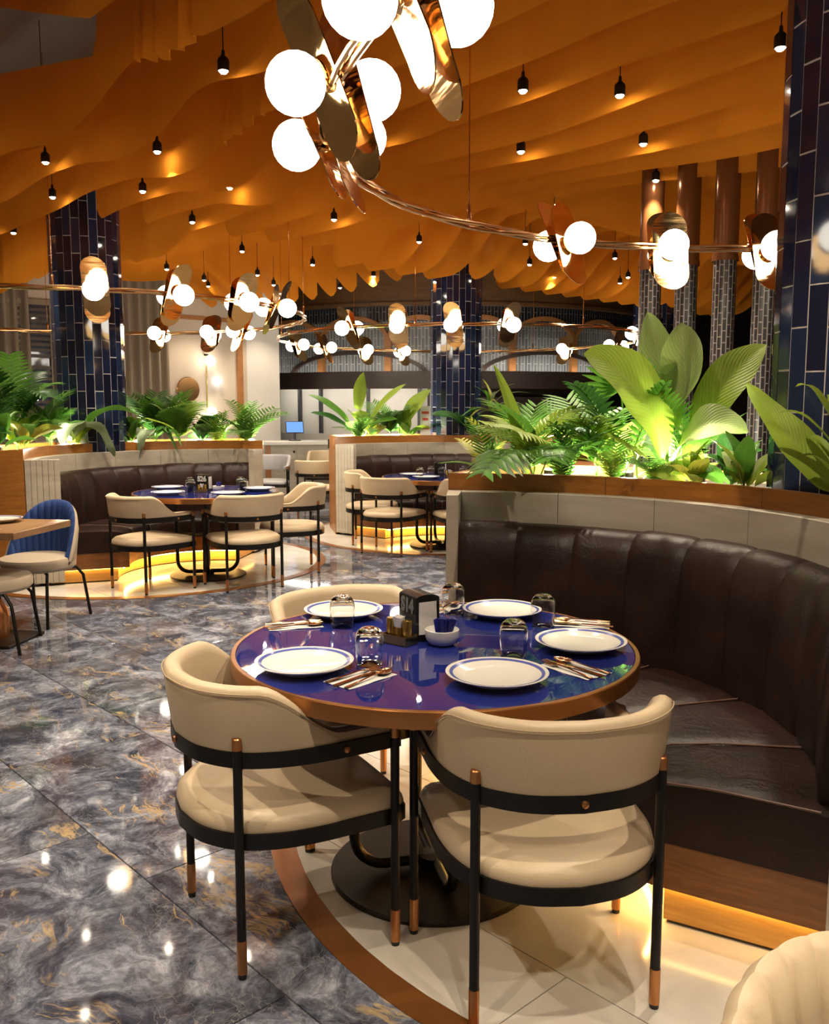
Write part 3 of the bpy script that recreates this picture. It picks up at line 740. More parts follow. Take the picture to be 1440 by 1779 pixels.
for i, (u, v, z) in enumerate(SPOTS):
    x, y = uv(u, v)
    lab = '%s small dark pendant spotlight from the left among the ceiling drapes' % ORD[i] if spot_seen((u, v, z)) else 'unseen small dark pendant spotlight over or behind the viewer'
    t = thing('pendant_spot', lab, 'ceiling light', (x, y, z), 0, 'pendant spotlights among the drapes')
    link('can', CAN, t); link('bulb', BULB, t)
    MB().tube([(0, 0, 0.1), (0, 0, CEIL - z - 0.001)], 0.003, 5).build('cord', 'base_metal', t)
    spot('spot_light', (0, 0, -0.03), 85 if y < 7.5 else 75, 96, 0.55, 0.02, t)

# ------------------------------------------------------------------ armchairs
def catmull(P, n):
    out = []
    for i in range(len(P) - 1):
        p0 = P[max(i - 1, 0)]; p1 = P[i]; p2 = P[i + 1]; p3 = P[min(i + 2, len(P) - 1)]
        for k in range(n):
            t = k / n; out.append(tuple(0.5 * (2 * b + (c - a) * t + (2 * a - 5 * b + 4 * c - d) * t * t + (3 * b - a - 3 * c + d) * t ** 3) for a, b, c, d in zip(p0, p1, p2, p3)))
    out.append(P[-1]); return out
HS = [(0.295, 0.235), (0.294, 0.12), (0.291, 0.0), (0.270, -0.11), (0.218, -0.205), (0.12, -0.272), (0.0, -0.294)]
HALF = catmull(HS, 5)
HORSE = HALF + [(-x, y) for x, y in HALF[-2::-1]]
def normals(P):
    N = []
    for i in range(len(P)):
        a = P[max(i - 1, 0)]; b = P[min(i + 1, len(P) - 1)]; dx, dy = b[0] - a[0], b[1] - a[1]; L = math.hypot(dx, dy) or 1
        N.append((-dy / L, dx / L))
    cx, cy_ = 0, 0.05
    return [(nx, ny) if (p[0] - cx) * nx + (p[1] - cy_) * ny > 0 else (-nx, -ny) for p, (nx, ny) in zip(P, N)]
def armchair(label, leather='cream_leather', name='dining_armchair'):
    t = thing(name, label, 'chair', (0, 0, 0))
    for sx in (1, -1):
        for (lx, ly, top) in ((0.305, 0.215, 0.635), (0.232, -0.205, 0.655)):
            rear = ly < 0
            l = MB().tube([(lx * sx, ly, 0.012), (lx * sx, ly, top - 0.03)], 0.0125, 12).build('leg', 'black_metal', t)
            MB().lathe([(0, 0.012), (0.0132, 0.012), (0.0138, 0.105), (0.0, 0.105)], 12, (lx * sx, ly, 0)).build('foot_sleeve', 'copper', l)
            MB().lathe([(0, 0.0), (0.012, 0.0), (0.012, 0.012), (0, 0.012)], 12, (lx * sx, ly, 0)).build('foot_pad', 'black_plastic', l)
            MB().lathe([(0, top - 0.032), (0.0135, top - 0.032), (0.0135, top - 0.003), (0.011, top), (0, top)], 12, (lx * sx, ly, 0)).build('cap', 'copper', l)
    # seat: domed pad in a flat metal band
    out = [(x * 0.965, y) for x, y in HORSE] 
    out = out + [(-0.27, 0.262), (-0.22, 0.272), (-0.1, 0.278), (0.0, 0.28), (0.1, 0.278), (0.22, 0.272), (0.27, 0.262)]
    rows = []
    for s, z in ((0.93, 0.35), (0.975, 0.352), (0.985, 0.385), (1.0, 0.398), (0.985, 0.416), (0.93, 0.431), (0.8, 0.440), (0.55, 0.445), (0.2, 0.446)):
        rows.append([(x * s, (y - 0.01) * s + 0.01, z) for x, y in out])
    mb = MB().sheet(rows, True); n = len(out); b = 8 * n; mb.f.append(tuple(b + i for i in range(n))); mb.f.append(tuple(range(n - 1, -1, -1)))
    mb.build('seat', leather, t, angle=70)
    MB().sheet([[(x * s, (y - 0.01) * s + 0.01, z) for x, y in out] for s, z in ((0.985, 0.345), (1.012, 0.345), (1.012, 0.388), (0.985, 0.388), (0.985, 0.345))], True).build('seat_band', 'black_metal', t)
    # wraparound backrest
    N = normals(HORSE); L = [0]
    for a, b_ in zip(HORSE, HORSE[1:]): L.append(L[-1] + math.hypot(b_[0] - a[0], b_[1] - a[1]))
    tot = L[-1]; rows = []; piping = []
    for i, ((x, y), (nx, ny)) in enumerate(zip(HORSE, N)):
        d = abs(L[i] / tot - 0.5) * 2          # 0 at the back, 1 at the arm tips
        k = 1 - smooth01((d - 0.43) / 0.33)
        zt = 0.644 + 0.144 * k; zl = 0.566 + 0.012 * (1 - k); th = 0.046 + 0.006 * k; lean = 0.028 * k
        e = 1 - smooth01((d - 0.95) / 0.05) * 0.45
        ring = []
        for f, q in ((0.0, 0.1), (0.12, 0.0), (0.5, -0.02), (0.86, 0.0), (0.965, 0.10), (1.0, 0.38), (1.0, 0.62), (0.965, 0.9), (0.86, 1.0), (0.5, 1.03), (0.12, 1.0), (0.0, 0.85)):
            zz = zl + (zt - zl) * f; o_ = lean * f - th * q * e
            ring.append((x + nx * o_, y + ny * o_, zz))
        rows.append(ring); o_ = lean * 0.93 + 0.0015; piping.append((x + nx * o_, y + ny * o_, zl + (zt - zl) * 0.93))
    mb = MB().sheet(rows, True); m = len(rows[0]); mb.f.append(tuple(range(m))); mb.f.append(tuple((len(rows) - 1) * m + q for q in range(m)))
    bk = mb.build('backrest', leather, t, angle=70)
    MB().tube(piping, 0.0022, 5).build('piping', 'piping', bk)
    band = [[], [], [], []]
    for (x, y), (nx, ny) in zip(HORSE, N):
        for q, (o_, z) in enumerate(((0.001, 0.572), (0.009, 0.572), (0.009, 0.615), (0.001, 0.615))): band[q].append((x + nx * o_, y + ny * o_, z))
    bd = MB().sheet(band + [band[0]]).build('back_band', 'black_metal', t)
    for i in (len(HORSE) // 2, 7, len(HORSE) - 8):
        (x, y), (nx, ny) = HORSE[i], N[i]
        st = MB().lathe([(0, 0), (0.0095, 0.0), (0.0085, 0.005), (0.004, 0.0075), (0, 0.008)], 12).build('stud', 'copper', bd)
        zz = Vector((nx, ny, 0)); xx = Vector((-ny, nx, 0)); orient(st, Vector((x + nx * 0.0085, y + ny * 0.0085, 0.594)), xx, Vector((0, 0, 1)), zz)
    return t
AC = armchair('cream leather armchair with black band, left of the nearest blue table')
def chair_at(x, y, face, label, group, first=[True]):
    o = AC if first[0] else dup(AC); first[0] = False
    o.location = (x, y, 0.004); o.rotation_euler = (0, 0, R_(face - 90)); o['label'] = label; o['group'] = group; return o
chair_at(-0.392, 2.512, 30, 'cream leather armchair at the left of the nearest blue table, back to the aisle', 'armchairs at the nearest table')
chair_at(0.336, 2.252, 100, 'cream leather armchair at the front of the nearest blue table, back to the viewer', 'armchairs at the nearest table')
chair_at(-0.21, 3.235, -57, 'cream leather armchair half hidden behind the nearest blue table', 'armchairs at the nearest table')
chair_at(-2.19, 7.33, 52, 'cream armchair at the left front of the table marked S26', 'armchairs at the left booth table')
chair_at(-1.40, 7.42, 118, 'cream armchair at the right front of the table marked S26', 'armchairs at the left booth table')
chair_at(-1.12, 8.15, 195, 'cream armchair at the right side of the table marked S26', 'armchairs at the left booth table')
chair_at(-0.24, 9.17, 62, 'cream armchair in front of the middle booth table, back to the viewer', 'armchairs at the middle booth table')
chair_at(-0.46, 9.85, 0, 'cream armchair at the left side of the middle booth table', 'armchairs at the middle booth table')
chair_at(0.52, 9.0, 105, 'cream armchair by the middle booth table, mostly hidden by the nearest planter', 'armchairs at the middle booth table')
chair_at(-1.30, 12.0, 88, 'cream armchair standing alone between the booths, back to the viewer', 'armchairs near the service counter')
chair_at(-1.42, 14.3, 270, 'cream armchair close to the service counter, behind the lone armchair', 'armchairs near the service counter')
GC = armchair('grey upholstered armchair seen past the right end of the left booth', 'grey_leather'); GC.location = (-2.10, 13.0, 0.004); GC.rotation_euler = (0, 0, R_(-95 - 90)); GC['group'] = 'armchairs near the service counter'

# channel-backed tub chairs: pale shell outside, fluted lining inside
def tub_chair(label, lining, loc, face, TOP=0.83, shell='taupe_leather', fs=0.0):
    t = thing('tub_chair', label, 'chair', (loc[0], loc[1], 0), R_(face - 90))
    n = 128; outer = []; inner = []
    def ring(a, r, z, s): return (r * math.cos(a) * s * 1.02, r * math.sin(a) * s, z)
    rows = []
    for i in range(n + 1):
        a = R_(200 + 140 * i / n) if False else R_(180 - 4 + (188) * i / n)
        e = abs(i / n - 0.5) * 2; top = TOP - 0.40 * e ** 2.4; fl = 0.010 * abs(math.sin(i / n * math.pi * 16)) ** 0.7
        rr = []
        for f, q in ((0, 0.0), (0.35, 0.0), (0.75, 0.0), (0.95, 0.012), (1.0, 0.03)):
            rr.append(ring(a, 0.245 + 0.035 * f - q + fs * fl * min(1, 1.5 - 1.2 * f), 0.40 + (top - 0.40) * f, 1))
        for f, q in ((0.97, 0.052), (0.8, 0.062), (0.4, 0.06), (0.0, 0.055)):
            rr.append(ring(a, 0.245 + 0.035 * f - q - fl * 0 + (0.008 - fl), 0.40 + (top - 0.40) * f, 1))
        rows.append(rr)
    sh = MB().sheet([r[:5] for r in rows]).build('back_shell', shell, t, angle=70)
    MB().sheet([r[4:] for r in rows]).build('back_lining', lining, t, angle=70)
    MB().sheet([[r[0], r[8]] for r in rows]).build('back_hem', 'taupe_leather', t)
    pr = [(0, 0.37), (0.235, 0.37), (0.255, 0.39), (0.258, 0.43), (0.245, 0.452), (0.2, 0.463), (0.1, 0.467), (0, 0.468)]
    MB().lathe(pr, 36).build('seat', 'taupe_leather', t, (0, 0.01, 0))
    for sx in (1, -1):
        for sy in (1, -1):
            MB().tube([(0.12 * sx, 0.10 * sy, 0.365), (0.19 * sx, 0.16 * sy, 0.36), (0.215 * sx, 0.20 * sy, 0.30), (0.235 * sx, 0.24 * sy, 0.0)], 0.011, 8).build('leg', 'black_metal', t)
    return t
tub_chair('pale tub chair with fluted blue lining behind the square wooden table', 'blue_velvet', (-2.64, 6.22), 255)
tub_chair('taupe tub chair tucked under the square wooden table at the left edge', 'taupe_leather', (-2.66, 5.50), 8)
tub_chair('fluted beige tub chair at the bottom right corner, close to the viewer', 'cream_leather', (0.60, 0.87), 290, 0.81, 'cream_leather', 1.0)

# ------------------------------------------------------------------ tables
def round_table(c, label):
    t = thing('round_table', label, 'table', (c[0], c[1], 0.004), 0, 'round booth tables')
    MB().lathe([(0.0, 0.722), (0.612, 0.722), (0.616, 0.7465), (0.614, 0.7485), (0.0, 0.7485)], 96).build('table_top', 'blue_glass', t, angle=30)
    MB().lathe([(0.560, 0.702), (0.630, 0.702), (0.631, 0.706), (0.631, 0.746), (0.629, 0.749), (0.617, 0.749), (0.616, 0.722), (0.560, 0.722)], 96, closed=True).build('rim', 'bronze_edge', t, angle=30)
    MB().lathe([(0.0, 0.695), (0.30, 0.695), (0.30, 0.722), (0.0, 0.722)], 40).build('top_plate', 'base_metal', t)
    MB().lathe([(0.0, 0.0), (0.33, 0.0), (0.333, 0.003), (0.333, 0.012), (0.328, 0.016), (0.0, 0.016)], 64).build('base_disc', 'base_metal', t)
    for a in (12, 102):
        ca, sa = math.cos(R_(a)), math.sin(R_(a)); r = 0.26; cr = 0.10; path = [(-r, 0.70), (-r, 0.30), (-r, 0.04 + cr)]
        path += [(-r + cr - cr * math.cos(R_(b)), 0.04 + cr - cr * math.sin(R_(b))) for b in range(15, 91, 15)]
        path += [(-0.05, 0.04)]; path = path + [(-x, z) for x, z in path[::-1]]
        MB().tube([(x * ca, x * sa, z) for x, z in path], 0.017, 10).build('u_leg', 'black_metal', t)
    MB().lathe([(0, 0.016), (0.05, 0.016), (0.05, 0.055), (0, 0.058)], 20).build('hub', 'black_metal', t)
    return t
TN, TL, TM = (0.063, 2.765), (-1.836, 7.88), (0.28, 9.60)
round_table(TN, 'nearest round table with glossy blue top and bronze rim')
round_table(TL, 'round table with bronze rim in the left booth, marked S26')
round_table(TM, 'round table with bronze rim in the middle booth, partly hidden by the planter')
sq = thing('square_table', 'square wooden table with copper pedestal at the left edge', 'table', (-2.69, 5.66, 0), R_(-9))
MB().box((0, 0, 0.728), (0.72, 0.64, 0.044), 0, 0.004).build('table_top', 'table_wood', sq, smooth=False)
MB().box((0, 0, 0.698), (0.4, 0.36, 0.016)).build('top_plate', 'base_metal', sq, smooth=False)
MB().lathe([(0, 0.2), (0.035, 0.2), (0.035, 0.69), (0, 0.69)], 24).build('post', 'black_metal', sq)
MB().lathe([(0, 0.02), (0.075, 0.02), (0.078, 0.16), (0.07, 0.20), (0.045, 0.245), (0.038, 0.27), (0, 0.27)], 28).build('copper_sleeve', 'copper', sq)
MB().box((0, 0, 0.01), (0.42, 0.40, 0.02), 0, 0.004).build('base_plate', 'base_metal', sq, smooth=False)

# ------------------------------------------------------------------ tableware
ZT = 0.753
PLATE_PR = [(0.0, 0.006), (0.075, 0.006), (0.082, 0.0), (0.088, 0.001), (0.094, 0.007), (0.125, 0.017), (0.1405, 0.0245), (0.1415, 0.027), (0.139, 0.0272), (0.118, 0.0215), (0.100, 0.0145), (0.085, 0.0115), (0.0, 0.0105)]
def make_plate():
    t = thing('dinner_plate', '', 'plate')
    MB().lathe(PLATE_PR, 48).build('dish', 'porcelain', t, angle=50)
    MB().lathe([(0.1215, 0.0228), (0.131, 0.0255), (0.131, 0.0260), (0.1215, 0.0233)], 48, closed=True).build('blue_band', 'plate_blue', t, angle=50)
    return t
def make_glass():
    pr = [(0.0, 0.112), (0.012, 0.1115), (0.024, 0.1075), (0.034, 0.0995), (0.0405, 0.087), (0.043, 0.072), (0.0425, 0.05), (0.0395, 0.02), (0.0372, 0.001), (0.0362, 0.0), (0.0352, 0.001), (0.0375, 0.02), (0.0405, 0.05), (0.041, 0.072), (0.038, 0.085), (0.031, 0.0945), (0.02, 0.0985), (0.0, 0.0995)]
    o = MB().lathe(pr, 32).build('tumbler', 'clear_glass'); return tag(o, '', 'glass')
PLATE, GLASS = make_plate(), make_glass()
_pu, _gu = [False], [False]
def plate(x, y, z, label, group):
    o = place(PLATE, _pu[0], (x, y, z), 0, label, group); _pu[0] = True; return o
def glass(x, y, z, label, group):
    o = place(GLASS, _gu[0], (x, y, z), random.random() * 6, label, group); _gu[0] = True; return o
def napkin(x, y, rz, label, z=ZT, w=0.105, l=0.185):
    V = []; rows = []
    for i in range(7): rows.append([(w * (j / 4 - 0.5), l * (i / 6 - 0.5), 0.0012 + 0.0012 * math.sin(i * 1.7 + j * 2.1)) for j in range(5)])
    low = [[(p[0], p[1], p[2] - 0.0012) for p in r] for r in rows]
    o = MB().sheet(rows).sheet(low).build('paper_napkin', 'paper', None, (x, y, z), rz)
    return tag(o, label, 'napkin', 'napkins on the nearest table')
def prof_blade(mb, pts, th):      # pts: (y, half width, z)
    rows = [[(-w, y, z + th * 0.35), (0, y, z + th), (w, y, z + th * 0.35), (0, y, z)] for y, w, z in pts]
    mb.sheet(rows, True); mb.f.append(tuple(len(mb.v) - 4 + q for q in range(4))); mb.f.append(tuple(len(mb.v) - 4 * len(pts) + q for q in (3, 2, 1, 0)))
def mk_fork():
    t = thing('fork', '', 'fork'); mb = MB()
    prof_blade(mb, [(-0.095, 0.006, 0.0), (-0.09, 0.0075, 0.0), (-0.03, 0.0045, 0.003), (0.02, 0.0032, 0.006), (0.04, 0.006, 0.005), (0.05, 0.0115, 0.003), (0.06, 0.0125, 0.002)], 0.0035); mb.build('handle', 'rose_gold', t)
    for q in (-1.5, -0.5, 0.5, 1.5):
        m = MB(); m.tube([(q * 0.0066, 0.057, 0.004), (q * 0.0068, 0.08, 0.003), (q * 0.0066, 0.10, 0.008)], [0.0022, 0.002, 0.0011], 6); m.build('tine', 'rose_gold', t)
    return t
def mk_spoon():
    t = thing('spoon', '', 'spoon'); mb = MB()
    prof_blade(mb, [(-0.095, 0.006, 0.0), (-0.09, 0.0075, 0.0), (-0.03, 0.0045, 0.003), (0.02, 0.0032, 0.006), (0.04, 0.0035, 0.006)], 0.0035); mb.build('handle', 'rose_gold', t)
    rows = []
    for i in range(9):
        s = i / 8; w = 0.0195 * math.sqrt(max(0, 1 - (2 * s - 1) ** 2)) * (1.0 + 0.15 * (0.5 - s)) + 0.0005; y = 0.036 + 0.064 * s
        rows.append([(w * math.cos(R_(180 - 22.5 * j)), y, 0.0085 - 0.0075 * math.sin(R_(22.5 * j)) * math.sin(math.pi * s)) for j in range(9)])
    low = [[(p[0], p[1], p[2] - 0.0012) for p in r] for r in rows]
    MB().sheet(rows).sheet(low).build('bowl', 'rose_gold', t, angle=70); return t
def mk_knife():
    t = thing('knife', '', 'knife'); mb = MB()
    prof_blade(mb, [(-0.105, 0.006, 0.0), (-0.10, 0.0085, 0.0), (-0.04, 0.007, 0.001), (0.0, 0.0055, 0.002)], 0.005); mb.build('handle', 'rose_gold', t)
    mb = MB(); prof_blade(mb, [(0.0, 0.0055, 0.002), (0.02, 0.0105, 0.0025), (0.08, 0.0105, 0.0025), (0.105, 0.002, 0.0025)], 0.0016); mb.build('blade', 'rose_gold', t); return t
CUT = {'fork': mk_fork(), 'spoon': mk_spoon(), 'knife': mk_knife()}; CUSED = {}
def cutlery(kind, x, y, rz, label, z=ZT + 0.0032):
    o = place(CUT[kind], CUSED.get(kind), (x, y, z), rz, label, kind + 's on the nearest table'); CUSED[kind] = True; return o
def setting(x, y, rz, where, kinds=('fork', 'knife', 'spoon')):
    napkin(x, y, rz, 'white paper napkin ' + where)
    for q, kd in enumerate(kinds):
        dx = (q - 1) * 0.03; a = rz + R_((-4, 2, 5)[q])
        cutlery(kd, x + dx * math.cos(rz), y + dx * math.sin(rz), a, 'rose gold %s lying on the napkin ' % kd + where)
tx, ty = TN
gP, gG = 'plates on the nearest table', 'tumblers on the nearest table'
plate(tx - 0.378, ty - 0.262, ZT, 'white plate with blue line at the front left of the nearest table', gP)
plate(tx - 0.318, ty + 0.398, ZT, 'white plate with blue line at the back left of the nearest table', gP)
plate(tx + 0.252, ty + 0.405, ZT, 'white plate with blue line at the back right, against the dark banquette', gP)
plate(tx + 0.455, ty - 0.035, ZT, 'white plate with blue line at the right end of the nearest table', gP)
plate(tx + 0.163, ty - 0.375, ZT, 'white plate with blue line at the front, nearest the viewer', gP)
glass(tx - 0.309, ty + 0.232, ZT, 'upturned glass tumbler in front of the back left plate', gG)
glass(tx - 0.194, ty - 0.215, ZT, 'upturned glass tumbler right of the front left plate', gG)
glass(tx + 0.077, ty + 0.437, ZT, 'upturned glass tumbler behind the napkin dispenser and blue sachets', gG)
glass(tx + 0.377, ty + 0.248, ZT, 'upturned glass tumbler before the back right plate by the banquette', gG)
glass(tx + 0.236, ty - 0.120, ZT, 'upturned glass tumbler between the front and right plates', gG)
setting(tx - 0.212, ty - 0.355, R_(-42), 'beside the front left plate')
setting(tx + 0.395, ty - 0.270, R_(38), 'beside the front plate, towards the banquette')
setting(tx - 0.475, ty + 0.245, R_(-72), 'at the left edge behind the front left plate')
setting(tx + 0.515, ty + 0.268, R_(78), 'behind the right end plate', ('knife', 'fork', 'spoon'))
setting(tx + 0.03, ty + 0.52, R_(-35), 'behind the napkin dispenser')

def text(parent, body, size, mat, loc, rot, name='lettering'):
    cu = bpy.data.curves.new(name, 'FONT'); cu.body = body; cu.size = size; cu.extrude = 0.0006; cu.align_x = 'CENTER'; cu.align_y = 'CENTER'; cu.offset = 0.003 * size / 0.06
    tmp = bpy.data.objects.new('t', cu); COL.objects.link(tmp)
    dg = bpy.context.evaluated_depsgraph_get(); me = bpy.data.meshes.new_from_object(tmp.evaluated_get(dg)); bpy.data.objects.remove(tmp)
    me.name = name; me.materials.clear(); me.materials.append(M[mat]); o = bpy.data.objects.new(name, me); COL.objects.link(o)
    o.parent = parent; o.location = loc; o.rotation_euler = rot; return o
def dispenser(x, y, rz, z, label, code, lettermat, group):
    t = thing('napkin_dispenser', label, 'dispenser', (x, y, z), rz, group)
    w, d, h = 0.086, 0.115, 0.148; poly = [(-w / 2, 0), (w / 2, 0), (w / 2, h - 0.012)] + [(w / 2 * math.cos(R_(b)), h - 0.012 + 0.014 * math.sin(R_(b))) for b in range(15, 180, 15)] + [(-w / 2, h - 0.012)]
    n = len(poly); V = [(px, -d / 2, pz) for px, pz in poly] + [(px, d / 2, pz) for px, pz in poly]
    MB().add(V, [tuple(range(n)), tuple(range(2 * n - 1, n - 1, -1))] + [(i, (i + 1) % n, n + (i + 1) % n, n + i) for i in range(n)]).build('case', 'black_plastic', t, angle=30)
    for sy in (-1, 1):
        rows = [[(-0.032 + 0.064 * j / 4, sy * (d / 2 + 0.0015 + 0.0015 * math.sin(i * 1.3 + j)), 0.022 + 0.105 * i / 6) for j in range(5)] for i in range(7)]
        MB().sheet(rows).sheet([[(p[0], p[1] - sy * 0.0015, p[2]) for p in r] for r in rows]).build('napkin_stack', 'paper', t)
    if code: text(t, code, 0.062, lettermat, (-w / 2 - 0.0008, 0.0, 0.108), (math.pi / 2, 0, -math.pi / 2)).scale = (0.92, 1, 1)
    return t
dispenser(tx - 0.048, ty + 0.098, R_(28), ZT, 'black napkin dispenser marked S14 on the nearest table', 'S14', 'letter_grey', 'napkin dispensers')
def caddy(x, y, rz, z, label, sc=1.0):
    t = thing('brass_caddy', label, 'caddy', (x, y, z), rz, 'brass caddies'); t.scale = (sc, sc, sc)
    mb = MB().box((0, 0, 0.0015), (0.086, 0.05, 0.003))
    for sx in (-1, 1): mb.box((sx * 0.042, 0, 0.0125), (0.002, 0.05, 0.025))
    for sy in (-1, 1): mb.box((0, sy * 0.024, 0.0125), (0.086, 0.002, 0.025))
    mb.build('tray', 'brass', t, smooth=False)
    for q, (h, dy) in enumerate(((0.066, 0.0), (0.046, 0.0), (0.066, 0.0))):
        MB().lathe([(0, 0.003), (0.0125, 0.003), (0.0125, h - 0.002), (0.011, h), (0, h)], 20, (-0.027 + 0.027 * q, dy, 0)).build('shaker', 'brass', t)
    rows = [[(0.011 * (1 + 0.5 * i / 3) * math.cos(R_(36 * j)), 0.011 * (1 + 0.5 * i / 3) * math.sin(R_(36 * j)), 0.036 + 0.036 * i / 3 + 0.003 * math.sin(j * 2)) for j in range(10)] for i in range(4)]
    MB().sheet(rows, True).build('paper_twist', 'paper', t)
    return t
caddy(tx - 0.112, ty + 0.018, R_(-38), ZT, 'brass caddy with shakers in front of the dispenser marked S14', 1.2)
BOWL = [(0, 0.0), (0.026, 0.0), (0.034, 0.004), (0.043, 0.016), (0.0445, 0.022), (0.0455, 0.024), (0.0455, 0.044), (0.0435, 0.045), (0.042, 0.043), (0.041, 0.022), (0.03, 0.010), (0, 0.007)]
def bowl_sachets(x, y, z, label, slabel, n, group):
    tag(MB().lathe([(r * 1.18, zz * 1.12) for r, zz in BOWL], 36).build('sugar_bowl', 'porcelain', None, (x, y, z), 0, True, 50), label, 'bowl', 'white sugar bowls')
    me = MB().box((0, 0, 0.035), (0.018, 0.0022, 0.078), 0, 0.0008).mesh('sugar_sachet', 'sachet_blue', False)
    rnd = random.Random(n)
    for q in range(n):
        a = rnd.uniform(0, 6.28); r = rnd.uniform(0.0, 0.018)
        o = link('sugar_sachet', me, None, (x + r * math.cos(a), y + r * math.sin(a), z + 0.012)); o.rotation_euler = (rnd.uniform(-0.25, 0.2), rnd.uniform(-0.12, 0.35), rnd.uniform(-0.9, 0.9))
        tag(o, slabel, 'sachet', group)
bowl_sachets(tx + 0.024, ty + 0.002, ZT, 'small white bowl of blue sachets on the nearest table', 'blue sugar sachet standing in the white bowl on the nearest table', 16, 'sachets in the nearest bowl')
# left booth table
lx, ly = TL
for dx, dy, lb in ((-0.40, 0.22, 'white plate at the back left of the table marked S26'), (-0.26, -0.28, 'white plate at the front left of the table marked S26'), (0.26, -0.33, 'white plate at the front right of the table marked S26'), (0.45, 0.10, 'white plate at the right of the table marked S26')):
    plate(lx + dx, ly + dy, ZT, lb, 'plates on the left booth table')
for dx, dy, lb in ((-0.19, 0.20, 'upturned tumbler left of the dispenser marked S26, farther one'), (-0.12, -0.06, 'upturned tumbler left of the dispenser marked S26, nearer one'), (0.26, 0.24, 'upturned tumbler right of the dispenser marked S26, farther one'), (0.33, 0.02, 'upturned tumbler right of the dispenser marked S26, nearer one')):
    glass(lx + dx, ly + dy, ZT, lb, 'tumblers on the left booth table')
dispenser(lx - 0.03, ly + 0.06, R_(78), ZT, 'black napkin dispenser marked S26 on the left booth table', 'S26', 'letter_pale', 'napkin dispensers')
caddy(lx - 0.02, ly - 0.07, R_(4), ZT, 'brass caddy in front of the dispenser marked S26')
bowl_sachets(lx + 0.11, ly + 0.0, ZT, 'small white bowl of blue sachets on the table marked S26', 'blue sugar sachet standing in the bowl on the table marked S26', 9, 'sachets in the left bowl')
# middle booth table
mx, my = TM
for dx, dy, lb in ((-0.30, 0.05, 'white plate at the left of the middle booth table'), (-0.16, -0.32, 'white plate at the front of the middle booth table'), (0.40, -0.18, 'white plate at the right of the middle booth table')):
    plate(mx + dx, my + dy, ZT, lb, 'plates on the middle booth table')
for dx, dy, lb in ((-0.22, -0.18, 'leftmost upturned tumbler on the middle booth table'), (-0.10, 0.0, 'second upturned tumbler from the left on the middle booth table'), (0.01, -0.12, 'upturned tumbler in the centre of the middle booth table'), (0.24, 0.0, 'upturned tumbler right of centre on the middle booth table'), (0.38, 0.05, 'rightmost upturned tumbler on the middle booth table')):
    glass(mx + dx, my + dy, ZT, lb, 'tumblers on the middle booth table')
caddy(mx + 0.09, my - 0.05, R_(20), ZT, 'brass caddy on the middle booth table')
dispenser(mx + 0.0, my + 0.14, R_(80), ZT, 'black napkin dispenser on the middle booth table', '', 'black_plastic', 'napkin dispensers')
# square table
plate(-2.70, 5.80, 0.751, 'white plate on the square wooden table', 'plates on the square table')
napkin(-2.63, 5.42, R_(80), 'white paper napkin on the square wooden table', 0.751)
cutlery('fork', -2.66, 5.43, R_(80), 'rose gold fork on the square wooden table', 0.7545); cutlery('spoon', -2.62, 5.39, R_(86), 'rose gold spoon on the square wooden table', 0.7545)

# ------------------------------------------------------------------ round open kitchen at the back
DC, DR = (0.6, 20.6), 4.6
KW = thing('wall_kitchen', 'round open kitchen front with arched tile wall and dark canopy', None, (0, 0, 0), kind='structure')
def dpt(a, r, z): return (DC[0] + r * math.cos(R_(a)), DC[1] + r * math.sin(R_(a)), z)
def dsheet(name, mat, a0, a1, r, z0, z1, n=40):
    rows = []; uvs = []
    for z in (z0, z1):
        rows.append([dpt(a0 + (a1 - a0) * i / n, r, z) for i in range(n + 1)]); uvs.append([(z, R_((a1 - a0) * i / n) * r) for i in range(n + 1)])
    return MB().sheet(rows, uvs=uvs).build(name, mat, KW)
def dsolid(name, mat, a0, a1, r0, r1, z0, z1, n=40):
    return MB().sweep_arc([(r0, z0), (r1, z0), (r1, z1), (r0, z1)], DC, a0, a1, n).build(name, mat, KW)
dsheet('tile_field', 'grey_tile_wall', -140, -30, DR, 1.86, 3.0)
dsheet('dark_tile_band', 'dark_tile_band', -140, -30, DR + 0.02, 2.98, 3.36)
dsolid('beam', 'beam_wood', -150, -25, DR, DR + 0.10, 3.28, CEIL)
dsolid('beam_lip', 'beam_wood', -150, -25, DR, DR + 0.16, 3.24, 3.30)
dsolid('canopy', 'dark_panel', -141, -38, DR - 0.1, DR + 0.42, 1.87, 2.04)
dsolid('canopy_lip', 'dark_panel', -141, -38, DR + 0.40, DR + 0.43, 1.80, 2.10)
dsolid('pier', 'white_wall', -165, -140, DR - 0.05, DR + 0.03, 0, 3.3, 12)
dsolid('lower_wall', 'white_wall', -141, -95, DR - 0.45, DR - 0.40, 0.0, 1.88)
dsolid('dado', 'counter_white', -141, -38, DR - 0.02, DR + 0.05, 0.0, 1.0)
dsolid('dark_back', 'dark_panel', -95, -38, DR - 0.45, DR - 0.40, 0.0, 1.88)
dsolid('pass_shelf', 'dark_panel', -88, -55, DR - 0.05, DR + 0.05, 1.42, 1.66)
POSTS = [-137.5, -119.5, -103.3, -89.5, -76.0, -60.5, -45.0]
for a in POSTS:
    dsolid('post', 'arch_wood', a - 0.75, a + 0.75, DR, DR + 0.09, 2.04, 2.72, 3)
